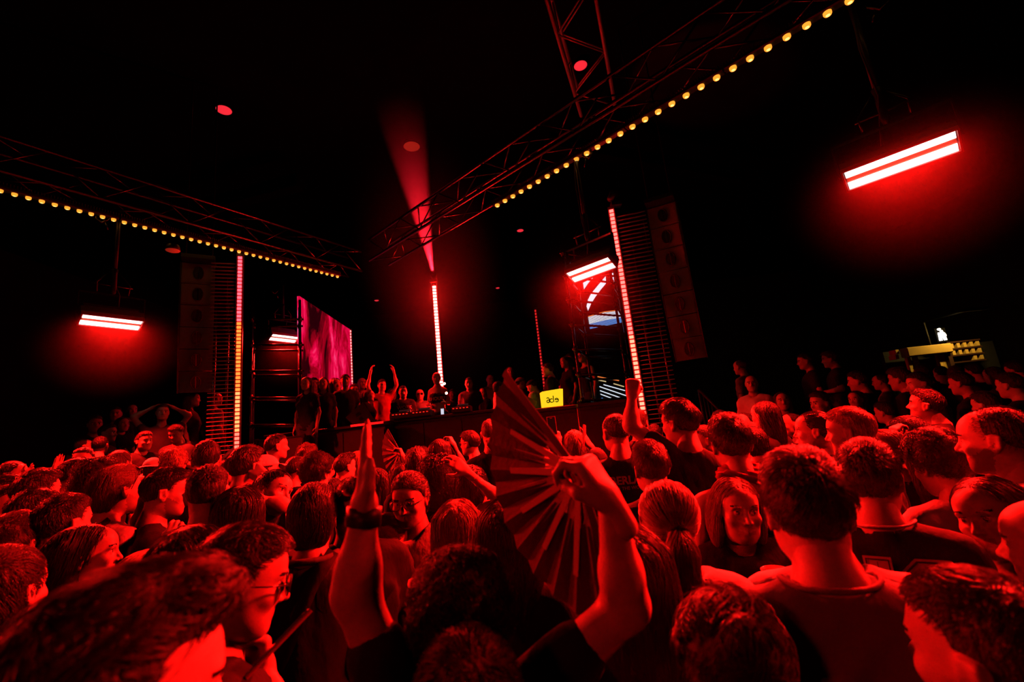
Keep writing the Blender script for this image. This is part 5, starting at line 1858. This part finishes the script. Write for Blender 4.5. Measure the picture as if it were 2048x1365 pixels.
P_('head in a dark woollen cap beside the fan hand', 1194, 934, 84, 0, ('crop', 'dark'), d=2.5, wear=[('cap', 'charcoal', True)], R={'px': ((1198, 955, -0.1), (1184, 900, 0.05)), 'hand': 'flat', 'palm': (-0.9, 0.3, 0), 'hz': (-0.35, 0.1, 1)})
P_('short fair bob of a person filming with a raised phone', 1150, 892, 78, -4, ('medium', 'blond'), d=2.8, fem=True, top=('tee', 'white'), L={'px': ((1125, 918, 0.1), (1117, 884, 0.18)), 'hand': 'grip', 'palm': (-0.2, 0.9, 0.2)})
P_('man with a leather harness on his bare back and a red bandana', 1462, 890, 108, -18, ('tousled', 'brown'), d=1.75, top=('none', 'black'), q=2, wear=[('bandana',), ('harness',)], bh=0.014)
P_('lit face and ear with an earring behind the harness man', 1412, 882, 74, -96, ('crop', 'fair'), d=2.7)
P_('top of a dark head with a lit forehead behind the harness man', 1490, 852, 66, -140, ('buzz', 'black'), d=3.15)
P_('woman with long dark hair in profile, wearing a black top', 1528, 832, 78, -58, ('long', 'dark'), d=2.75, fem=True)
P_('round dark bowl of hair above a dark collared shirt', 1512, 888, 84, -8, ('medium', 'black'), d=2.45, wear=[('collar', 'red', 0.006)])
P_('fair head just behind the fist man, below the LED strip', 1278, 848, 62, 20, ('tousled', 'fair'), d=3.5)
P_('dark shadowed head between the two profiles and the jersey man', 1655, 905, 80, -20, ('curly', 'dark'), d=2.4)

# centre
P_('tall grey-haired man with sunglasses and an arm across, facing the booth', 981, 868, 66, 6, ('fade', 'grey'), d=3.25, wear=[('glasses', 'dark')], R={'px': ((1008, 935, -0.05), (990, 902, -0.12)), 'hand': 'grip', 'palm': (0, 1, 0)})
P_('wavy-haired man in glasses looking along the booth', 940, 888, 56, -58, ('tousled', 'brown'), wear=[('glasses', 'clear')])
P_('woman with straight dark hair holding something above her brow', 880, 908, 76, 8, ('long', 'brown'), fem=True, d=2.85, R={'px': ((925, 930, 0), (908, 893, 0.05)), 'hand': 'grip', 'palm': (-1, 0.3, 0)})
P_('woman with a mass of dark ringlets below the straight-haired woman', 874, 955, 84, 0, ('curlylong', 'dark'), fem=True, d=2.4)
P_('spiky dark-haired head left of the ringlets', 833, 932, 78, 4, ('tousled', 'dark'), d=2.7)
P_('moustached man in clear round glasses facing the camera, hand on chest', 820, 1000, 112, -158, ('slick', 'brown'), d=2.2, fix=True, beard='mou', wear=[('glasses', 'clear')], nod=10, top=('tee', 'cream'), hh=0.0038, q=2, R='chest', L={'pose': 'chest'}, smile=True)
P_('dark smooth head under a raised bare forearm', 946, 978, 104, 24, ('medium', 'black'), d=2.05, R={'px': ((1006, 1005, -0.12), (934, 945, -0.25)), 'hand': 'relaxed', 'palm': (-0.8, 0.6, 0)}, fem=True, top=('tank', 'black'))
P_('woman with long loose blond hair between the glasses man and the fan', 918, 1062, 138, 8, ('long', 'blond'), d=1.52, fem=True, q=2, top=('tee', 'white'))
P_('woman with long dark hair hidden behind the open fan', 1022, 1072, 140, 15, ('long', 'dark'), d=1.42, fem=True, q=2)
P_('dark-haired man with sunglasses in his hair, looking down', 706, 1022, 118, 168, ('crop', 'black'), d=1.85, fix=True, nod=16, hh=0.0038, q=2, wear=[('glasses', 'on_head')])
P_('blonde with tied-back hair bowing forward behind the raised wrist', 778, 1084, 116, 68, ('bun', 'blond'), d=1.78, fem=True, nod=28, top=('tank', 'white'), q=2)
P_('man with long swept-back hair, checked shirt and a shoulder strap', 628, 1040, 152, 14, ('slick', 'brown'), d=1.74, fix=True, q=2, top=('long', 'check'), wear=[('strap', 'black', 1, 0.045), ('collar', 'check', 0.012)])
P_('man with a round mop of tight curls', 631, 950, 98, 30, ('curly', 'dark'), d=2.3, q=2)
P_('young man in a white tee cupping his ear with a hand', 492, 936, 88, 48, ('tousled', 'dark'), d=2.4, top=('tee', 'white'), R={'px': ((556, 985, -0.02), (536, 958, -0.05)), 'hand': 'flat', 'palm': (-0.7, 0.7, 0), 'hz': (-0.75, 0, 0.6)})
P_('tall man with a neat fade in profile before the flight case', 553, 895, 56, 75, ('fade', 'dark'), d=3.3, hh=0.006)
P_('man with a close fade and white script on his black tee', 594, 940, 66, 48, ('buzz', 'dark'), d=3.15, wear=[('print', 'els', 0.11, 1.2, False, 'white', 0.02, 0.0, 0.5)])
P_('head in a pale cap turned towards the booth', 532, 945, 62, 62, ('buzz', 'dark'), d=3.0, wear=[('cap', 'white', False)])
P_('woman tilting her head back with an arm behind her neck', 545, 988, 80, 132, ('medium', 'dark'), d=2.2, fem=True, tilt=-24, R={'px': ((566, 1010, -0.15), (520, 1000, -0.18)), 'hand': 'relaxed'}, hh=0.0045, by=90)
P_('woman with straight brown shoulder-length hair seen from behind', 485, 1030, 132, 22, ('long', 'brown'), d=1.60, fem=True, q=2)
P_('man with a shaved fade and bare neck in a black tee', 415, 990, 122, 12, ('fade', 'dark'), d=1.98, fix=True, q=2)
P_('bearded man in a black tee leaning in profile with a raised hand', 332, 988, 122, 92, ('crop', 'brown'), d=2.36, fix=True, beard='full', q=2, hh=0.0044, nod=6, R={'px': ((330, 1175, -0.25), (344, 1098, -0.3)), 'hand': 'grip', 'palm': (-0.4, 0.9, 0)})
P_('man in a white tee with a black strap and glasses on his head', 234, 984, 112, 58, ('slick', 'fair'), d=2.35, fix=True, q=2, top=('tee', 'white'), wear=[('strap', 'black', 1, 0.03), ('glasses', 'on_head')], beard='full')
P_('fair curly-haired head below the tall dark head', 346, 932, 66, -8, ('curly', 'blond'), d=3.1)
P_('tall dark-haired man standing in front of the stair railing', 413, 921, 76, 4, ('crop', 'dark'), d=2.75)
P_('head in a white cap beside the fair curls', 306, 941, 56, 20, ('buzz', 'dark'), d=3.4, wear=[('cap', 'white', True)])
P_('woman with shining wavy hair and loose ends', 196, 956, 84, 34, ('curlylong', 'brown'), fem=True, d=2.5)
P_('head with fair parted hair behind the wavy-haired woman', 240, 928, 60, 40, ('medium', 'fair'), fem=True, d=3.35)
P_('man in a white tee in sharp profile near the far edge', 150, 952, 74, 92, ('crop', 'black'), d=2.75, top=('tee', 'white'), hh=0.0045)
P_('man with a lit forehead peering over the profile in white', 166, 922, 48, -158, ('crop', 'black'), d=3.4, hh=0.007)
P_('man in glasses and thick dark hair behind the man with the strap', 176, 1016, 70, 90, ('tousled', 'black'), d=2.75, wear=[('glasses', 'clear')])
P_('wavy dark-haired man lit along the top of his hair', 74, 988, 80, 60, ('tousled', 'dark'), d=2.45)
P_('dark head with a lit ear near the picture edge', 66, 1030, 92, 60, ('fade', 'black'), d=2.15, top=('tee', 'white'))
P_('very dark cropped head with a clear ear above the profile woman', 125, 1052, 108, 52, ('crop', 'black'), d=1.85, q=2)
P_('woman in clear profile with loose wavy dark hair', 172, 1114, 124, 100, ('long', 'dark'), d=1.78, fix=True, fem=True, q=2, hh=0.0036)
P_('tousled brown head at the picture edge above the bottom quiff', 22, 1096, 126, 36, ('tousled', 'brown'), d=1.52, q=2, top=('tee', 'white'))
P_('low brown head squeezed in the far bottom corner', 2, 1192, 150, 40, ('medium', 'brown'), d=1.18, q=2, fem=True)
P_('smooth blond crown between the profile woman and the glasses man', 294, 1176, 132, 48, ('bun', 'blond'), d=1.5, fem=True, q=2)
P_('long black-haired head beside the bowing glasses man', 388, 1138, 150, 34, ('long', 'black'), d=1.26, fem=True, q=2)
P_('lit grinning man with a flat-top at the picture edge', 10, 1012, 78, 122, ('fade', 'black'), d=2.55, hh=0.0045, smile=True, tone='mid')
P_('profile of a woman at the edge behind the grinning man', 18, 982, 70, 96, ('bun', 'dark'), d=2.95, fem=True, hh=0.005)
P_('woman at the edge lifting an open palm', 26, 950, 58, 118, ('medium', 'dark'), d=3.5, fem=True, hh=0.006, L={'px': ((40, 985, -0.2), (42, 955, -0.2)), 'hand': 'spread', 'palm': (0, -1, 0.3), 'hz': (0.8, 0, 0.5)})
P_('half-seen clubber with one bright raised forearm', 104, 966, 60, 60, ('crop', 'black'), d=3.35, L={'px': ((100, 985, -0.15), (110, 950, -0.15)), 'hand': 'flat', 'palm': (1, 0, 0)})
P_('small head in glasses beside the shaved fade man', 452, 946, 48, 80, ('tousled', 'brown'), d=4.1, wear=[('glasses', 'clear')], hh=0.007)
P_('man with a black flat-top quiff in profile by the blond woman', 690, 936, 66, 58, ('quiff', 'black'), d=3.05)
P_('woman with long straight fair hair before the booth', 716, 926, 62, 2, ('long', 'blond'), d=3.5, fem=True)
P_('curly fair head behind the mop of tight curls', 614, 916, 54, 20, ('curly', 'fair'), d=3.75)
P_('person raising a small spotted fan before the booth', 800, 952, 62, -10, ('medium', 'dark'), d=3.3, fem=True, R={'px': ((816, 945, 0), (806, 916, 0.02)), 'hand': 'grip', 'palm': (-1, 0, 0)})
P_('low dark wavy head left of the straight-haired woman', 846, 918, 46, 0, ('tousled', 'dark'), d=4.2)
P_('dark-clad head in the gap behind the raised hand', 756, 968, 72, 10, ('long', 'dark'), d=2.8, fem=True)
P_('cropped head between the checked shirt and the sunglasses man', 668, 985, 62, 30, ('buzz', 'black'), d=3.0)
P_('dim head low in front of the booth, left of the flat-top', 655, 935, 50, 30, ('crop', 'dark'), d=4.2)
P_('dim head behind the grey-haired man, facing the booth', 1035, 895, 48, 0, ('crop', 'dark'), d=4.5)
P_('dim head behind the raised phone, facing the booth', 1085, 905, 50, 5, ('crop', 'black'), d=4.2)
P_('dim head just left of the fist man, facing the booth', 1310, 872, 52, -10, ('crop', 'black'), d=4.2)
P_('dim long-haired head beyond the harness man', 1440, 842, 52, -30, ('long', 'black'), fem=True, d=4.2)

# ------------------------------------------------------------------ dim spectators: shared builds, only lit faces and shirts tell
AR = [('ma', dict(hair=('crop', 'black'))), ('mb', dict(hair=('buzz', 'dark'), top=('tee', 'grey'))), ('fa', dict(hair=('long', 'dark'), fem=True)), ('mc', dict(hair=('tousled', 'brown'), L='bent', R='bent')), ('fb', dict(hair=('bob', 'brown'), fem=True, R='bent'))]


def dim(x, y, hp, yaw, k, label, group, zf=0.0, **kw):
    a = dict(AR[k][1])
    a.update(kw)
    plain = not kw
    P_(label, x, y, hp, yaw, zf=zf, group=group, q=0, hh=0.0115, bh=0.034, tone=a.pop('tone', 'mid'), arch=AR[k][0] if plain else None, **a)


G1 = 'dim spectators on the tiers by the line array'
for x, y, hp, yw, k, lab in ((232, 829, 29, -170, 0, 'dim man in the back row of the tiers, second from the dark wall'), (263, 822, 29, 160, 2, 'dim long-haired woman in the back row beside the raised elbows'), (386, 800, 30, 100, 2, 'dim long-haired woman leaning on the stair railing below the line array'),
                             (432, 800, 30, 60, 1, 'dim man in grey between the line array and the tall LED strip'), (288, 884, 33, 150, 3, 'dim man with folded arms low on the tiers above the white cap'), (215, 868, 31, 120, 0, 'dim man just above the script-print hoodie'),
                             (245, 850, 30, 150, 4, 'dim woman with a bob in the middle row of the tiers'), (190, 850, 30, 170, 3, 'dim man with folded arms at the wall end of the tiers')):
    dim(x, y, hp, yw, k, lab, G1, 'auto')
dim(325, 826, 31, 175, 0, 'dim spectator with both hands behind the head on the tiers', G1, 'auto', top=('tee', 'charcoal'), L='head', R='head')
dim(352, 868, 34, -150, 3, 'dim man in a tee bowing his head with folded arms by the stairs', G1, 'auto', top=('tee', 'charcoal'), L='chest', R='chest', nod=25)
dim(168, 895, 33, 80, 1, 'dim face in profile beside a script print on a dark hoodie', G1, 'auto')
dim(200, 893, 34, 20, 0, 'dim back of a dark hoodie with a pale script print', G1, 'auto', top=('long', 'black'), wear=[('print', 'Stüssy', 0.13, 1.25, False, 'pale', 0.0, 0.0, 0.5)])
G2 = 'dim spectators on the tiers right of the LED strip'
dim(1503, 768, 35, -178, 1, 'man in a white tee leaning on the stair railing', G2, 'auto', top=('tee', 'white'), L='bent', R='bent')
dim(1565, 803, 37, 172, 2, 'dim smiling long-haired woman below the white tee man', G2, 'auto', hair=('long', 'dark'), smile=True, fem=True)
for x, y, hp, yw, k, lab in ((1610, 724, 33, -100, 0, 'dim man high on the tiers above the dark-haired profile woman'), (1716, 764, 37, -80, 0, 'dim man in profile above the blond swept-back hair'), (1642, 808, 38, -130, 3, 'dim man with folded arms just above the two profiles'), (1582, 850, 48, -110, 1, 'dim cropped man between the black top and the lit nose'),
                             (1480, 735, 31, -60, 1, 'dim cropped man high on the tiers nearest the LED strip'), (1712, 800, 38, -150, 2, 'dim long-haired woman behind the blond swept-back hair'), (1770, 826, 44, -60, 0, 'dim man behind the raised hand at the mouth'), (1660, 720, 31, -90, 3, 'dim man with folded arms at the top of the tiers')):
    dim(x, y, hp, yw, k, lab, G2, 'auto')
G3 = 'silhouettes in front of the ochre doorway'
for x, y, hp, yw, k, lab in ((1845, 747, 34, -40, 0, 'silhouetted man under the ochre lintel'), (1882, 748, 34, -30, 1, 'silhouetted cropped man right below the toilet sign'), (1948, 745, 36, -50, 0, 'silhouetted man under the shelves of niches'), (1915, 752, 36, 20, 3, 'silhouetted man between the doorway and the niches'),
                             (1800, 760, 38, -70, 3, 'silhouetted man with folded arms left of the ochre doorway'), (1985, 752, 37, -60, 2, 'silhouetted long-haired woman right of the niches'), (2030, 742, 36, -60, 0, 'silhouetted man at the picture edge right of the niches'), (1760, 765, 36, -80, 1, 'silhouetted cropped man well left of the ochre doorway')):
    dim(x, y, hp, yw, k, lab, G3, 'auto')
G4 = 'silhouettes on stage in front of the pink screen'
for x, y, hp, yw, k, lab in ((612, 768, 25, -150, 2, 'long-haired silhouette on stage nearest the scaffold post'), (628, 770, 24, 170, 0, 'silhouetted man second from the scaffold before the pink screen'), (646, 768, 25, -170, 2, 'long-haired silhouette before the dark patch of the pink screen'), (670, 772, 24, 150, 4, 'bobbed silhouette before the brightest pink streak'),
                             (724, 768, 23, 160, 1, 'silhouetted cropped man right of the far LED strip'), (708, 782, 24, 170, 3, 'silhouette with folded arms under the far LED strip'), (655, 790, 24, 150, 3, 'silhouette with folded arms in the front row below the pink screen'), (620, 800, 24, 120, 1, 'cropped silhouette in the front row beside the scaffold post')):
    dim(x, y, hp, yw, k, lab, G4, ZS)
dim(691, 762, 25, 175, 0, 'capped figure silhouetted at the pink screen edge by the far LED strip', G4, ZS, wear=[('cap', 'black', False)], hair=('buzz', 'dark'))
G5 = 'people around the DJ booth'
dim(873, 757, 24, -172, 1, 'DJ in a black bandeau with orange lettering behind the decks', G5, ZS, d=8.75, hair=('buzz', 'dark'), top=('bandeau', 'black'), fem=True, nod=6, tone='light', wear=[('print', '1HOURS', 0.085, 1.215, True, 'orange', 0, 0.002)], R='bent', L='bent')
dim(764, 772, 25, 165, 3, 'bright red-lit guest in the booth with both arms up', G5, ZS, top=('tee', 'red'), tone='light', L='up', R='up', d=9.6)
dim(738, 792, 24, 100, 2, 'long-haired guest in profile behind the slanted stage monitor', G5, ZS, tone='light', hair=('long', 'dark'), fem=True, d=8.9)
dim(806, 785, 23, 172, 0, 'guest in a black tee with pale chest lettering by the DJ player', G5, ZS, d=9.0, hair=('crop', 'black'), top=('tee', 'black'), wear=[('print', 'WORK', 0.09, 1.27, True, 'pale', 0, 0.002)])
dim(840, 790, 23, 178, 1, 'guest in dark sunglasses beside the DJ', G5, ZS, d=9.3, wear=[('glasses', 'dark')], hair=('buzz', 'black'))
dim(938, 768, 23, -175, 0, 'man in a dark tee standing alone right of the blazing strip', G5, ZS, d=9.2, hair=('crop', 'dark'), tone='mid', top=('tee', 'charcoal'))
dim(998, 776, 24, 70, 4, 'guest in profile with bare arms and a strap beyond the fan', G5, ZS, d=8.6, hair=('medium', 'dark'), fem=True, top=('tank', 'cream'), tone='light')
dim(1042, 768, 24, 80, 1, 'guest in a cap whispering to the guest in pale sleeves', G5, ZS, d=8.9, hair=('buzz', 'dark'), wear=[('cap', 'grey', True)], tone='light')
dim(1064, 774, 25, -70, 4, 'guest in pale sleeves and dark cap leaning over the stage monitor', G5, ZS, d=8.7, hair=('buzz', 'dark'), top=('long', 'white'), wear=[('cap', 'black', True)], fem=False, nod=20, tone='light', L='drink', R='drink')
dim(1096, 741, 29, -78, 0, 'man in a black tee in profile above the yellow box', G5, ZS, d=8.1, hair=('crop', 'dark'), top=('tee', 'black'), tone='light')
for x, y, hp, yw, k, lab in ((905, 790, 22, 170, 3, 'dim guest right beside the lettered DJ'), (965, 785, 22, -170, 2, 'dim long-haired guest between the lone man and the strap guest'), (1020, 745, 21, 170, 2, 'dim long-haired guest high behind the stage monitor'), (1130, 725, 22, -120, 2, 'dim long-haired guest next to the scaffold post'), (1142, 722, 22, -150, 3, 'dim guest with folded arms highest beside the scaffold'),
                             (980, 760, 20, 160, 1, 'dim cropped guest far back right of the lone man'), (784, 790, 22, 160, 4, 'dim bobbed guest left of the chest-lettered tee'), (1112, 765, 22, -160, 0, 'dim guest just behind the man in profile')):
    dim(x, y, hp, yw, k, lab, G5, ZS)
dim(1165, 714, 26, -130, 1, 'man in sunglasses and tank top behind the scaffold rungs', G5, ZS, d=9.2, hair=('buzz', 'dark'), top=('tank', 'black'), wear=[('glasses', 'dark')])

relax()
HTS = []
for i_, p_ in enumerate(PEOPLE):
    o_, h_ = build_person(p_, i_)
    HTS.append((round(h_, 2), round(p_['d'], 2), p_['label'][:50]))


def dof(s):                     # distance of the person whose label starts with s
    return next(p['d'] for p in PEOPLE if p['label'].startswith(s))


# ------------------------------------------------------------------ things held in hands
def fan(pivot, U, V, R, a0, a1, n, label, rib_m, leaf_m, spots=False):
    """Folding fan: U (angle 0) and V (angle 90) span its plane."""
    pivot, U = np.asarray(pivot, float), nrm(U)
    V = nrm(np.asarray(V) - U * (np.asarray(V) @ U))
    N = np.cross(U, V)
    th = thing('folding_fan', label, 'fan', pivot)
    an = [math.radians(a0 + (a1 - a0) * i / (n - 1)) for i in range(n)]
    dirs = [U * math.cos(a) + V * math.sin(a) for a in an]
    for i, d in enumerate(dirs):
        guard = i in (0, n - 1)
        s = np.cross(N, d)
        w0, w1 = (0.016, 0.022) if guard else (0.011, 0.016)
        k = R / 0.32
        z = N * (0.004 if i % 2 else -0.004) * k
        ln = R if guard else R * 0.72
        v = []
        for t, w in ((-0.05, w0 * 0.8), (0.35, w1), (1.0, w1 * 0.85)):
            for sx in (-1, 1):
                for sz in (-1, 1):
                    v.append(d * ln * t + s * sx * w * k / 2 + N * sz * 0.0015 * k + z)
        f = [(0, 1, 3, 2), (8, 10, 11, 9)]
        for j in range(2):
            b = 4 * j
            f += [(b, b + 4, b + 5, b + 1), (b + 1, b + 5, b + 7, b + 3), (b + 3, b + 7, b + 6, b + 2), (b + 2, b + 6, b + 4, b)]
        MB().add(v, f).build('guard_stick' if guard else 'rib', mat('fan_guard', (0.03, 0.02, 0.02), 0.4) if guard else rib_m, th)
    for i in range(n - 1):            # each pleat of the leaf folds up and down
        d0, d1 = dirs[i], dirs[i + 1]
        dm = nrm(d0 + d1)
        pf = N * 0.012 * R / 0.32
        q = []
        for r in (0.36, 0.7, 1.0):
            q += [d0 * R * r, dm * R * r * 1.0 + pf, d1 * R * r]
        f = []
        for j in range(2):
            f += [(3 * j, 3 * j + 3, 3 * j + 4, 3 * j + 1), (3 * j + 1, 3 * j + 4, 3 * j + 5, 3 * j + 2)]
        q2 = [p - N * 0.0008 for p in q]
        MB().add(q + q2, f + [tuple(x + 9 for x in reversed(g)) for g in f]).build('leaf_pleat', leaf_m, th)
        if spots:
            for r in (0.45, 0.55, 0.65, 0.75, 0.85):
                c = nrm(d0 + dm) * R * r + pf * 0.55
                MB().add([c + (U * math.cos(t) + V * math.sin(t)) * 0.012 * R / 0.32 + N * 0.004 for t in np.linspace(0, 6.28, 7)[:-1]], [tuple(range(6))]).build('spot', rib_m, th)
    MB().tube([-N * 0.012 * R / 0.32, N * 0.012 * R / 0.32], 0.006 * R / 0.32, 10).build('rivet', METAL, th)
    return th


RIB = mat('fan_rib_bamboo', (0.55, 0.4, 0.28), 0.5)
LEAF = mat('fan_cloth_dark_red', (0.07, 0.02, 0.02), 0.8, bump=(90, 0.15))
fan(at(1160, 945, FAN_D + 0.03), (0.10, 0, -1), (-0.66, 0.75, 0), 0.30, -6, 146, 13, 'large dark folding fan with pale ribs held up by the curly-haired dancer', RIB, LEAF)
fan(at(800, 905, dof('person raising a small') + 0.0), (0.1, 0, -1), (-0.8, 0.6, 0), 0.26, -10, 150, 12, 'small spotted folding fan held up before the booth', RIB, LEAF, True)


def phone(c, up_, face, label, scr_m, w=0.075, h=0.155):
    th = thing('smartphone', label, 'phone', c)
    up_, face = nrm(up_), nrm(face)
    X = nrm(np.cross(up_, face))
    face = nrm(np.cross(X, up_))
    MB().bbox((0, 0, 0), (h, w, 0.009), 0.003, up_, X, face).build('case', mat('phone_case', (0.35, 0.08, 0.08), 0.35), th)
    MB().box(face * 0.0052, (h * 0.93, w * 0.88, 0.001), up_, X, face).build('display', scr_m, th)
    MB().box(face * 0.0062 + up_ * h * 0.41, (0.006, w * 0.25, 0.001), up_, X, face).build('camera_notch', mat('phone_notch', (0.3, 0.02, 0.02), 0.3), th)
    return th


SCR = mat('phone_display_dark', (0.01, 0.01, 0.012), 0.12, spec=0.6, emit=(0.03, 0.002, 0.002), estr=0.3)
phone(at(1104, 852, dof('short fair bob') + 0.16), (-0.02, 0.1, 1), (0.05, -1, 0.05), 'phone held up to film the booth, its dark display towards us', SCR)
phone(at(1169, 872, dof('head in a dark woollen') + 0.05), (0.15, 0.1, 1), (-0.9, 0.3, 0.1), 'phone seen edge-on in the raised hand beside the woollen cap', SCR)
phone(at(560, 1284, 1.0), (0.55, 0.45, 0.5), (-0.7, -0.2, 0.6), 'phone in the hand of the man in dark glasses', SCR)
pc_ = at(884, 812, 8.1)
phone((pc_[0], pc_[1], 2.24 + 0.055), (0, 0.1, 1), (0, -1, 0.1), 'tiny phone with a lit picture propped on the DJ booth', mat('phone_display_lit', (0.5, 0.5, 0.5), 0.2, emit=(0.8, 0.85, 1.0), estr=0.8), 0.06, 0.11)
cp = at(1550, 1148, dof('smiling blonde') - 0.28)
cu = thing('plastic_cup', 'clear plastic cup by the smiling blonde', 'cup', cp)
MB().tube([(0, 0, -0.10), (0, 0, 0.012), (0, 0, 0.014), (0, 0, -0.095)], [0.028, 0.040, 0.037, 0.026], 20, cap=False).build('cup_wall', mat('cup_plastic', (0.9, 0.6, 0.5), 0.15, spec=0.7, trans=0.75), cu, True)
MB().tube([(0.040 * math.cos(a), 0.040 * math.sin(a), 0.013) for a in np.linspace(0, 2 * math.pi, 25)], 0.0022, 6, cap=False).build('rim', mat('cup_rim', (0.9, 0.7, 0.6), 0.2, spec=0.7), cu, True)
MB().tube([(0, 0, -0.098), (0, 0, -0.03)], [0.026, 0.033], 18).build('drink', mat('drink_amber', (0.35, 0.1, 0.03), 0.1), cu, True)
TORCH = mat('torch_lamp', (1, 1, 1), 0.3, emit=(1, 0.45, 0.3), estr=40)
for x, y, lab in ((889, 768, 'upper small torch glaring in the hand of the DJ'), (893, 787, 'lower small torch glaring beside the lettered bandeau')):
    th = thing('hand_torch', lab, 'torch', at(x, y, 8.5))
    MB().tube([(0, 0.08, -0.02), (0, 0.0, 0), (0, -0.02, 0.0)], [0.014, 0.016, 0.024], 10).build('barrel', BODY, th, True)
    MB().tube([(0, -0.020, 0), (0, -0.026, 0.0)], [0.022, 0.018], 10).build('lamp', TORCH, th, True)
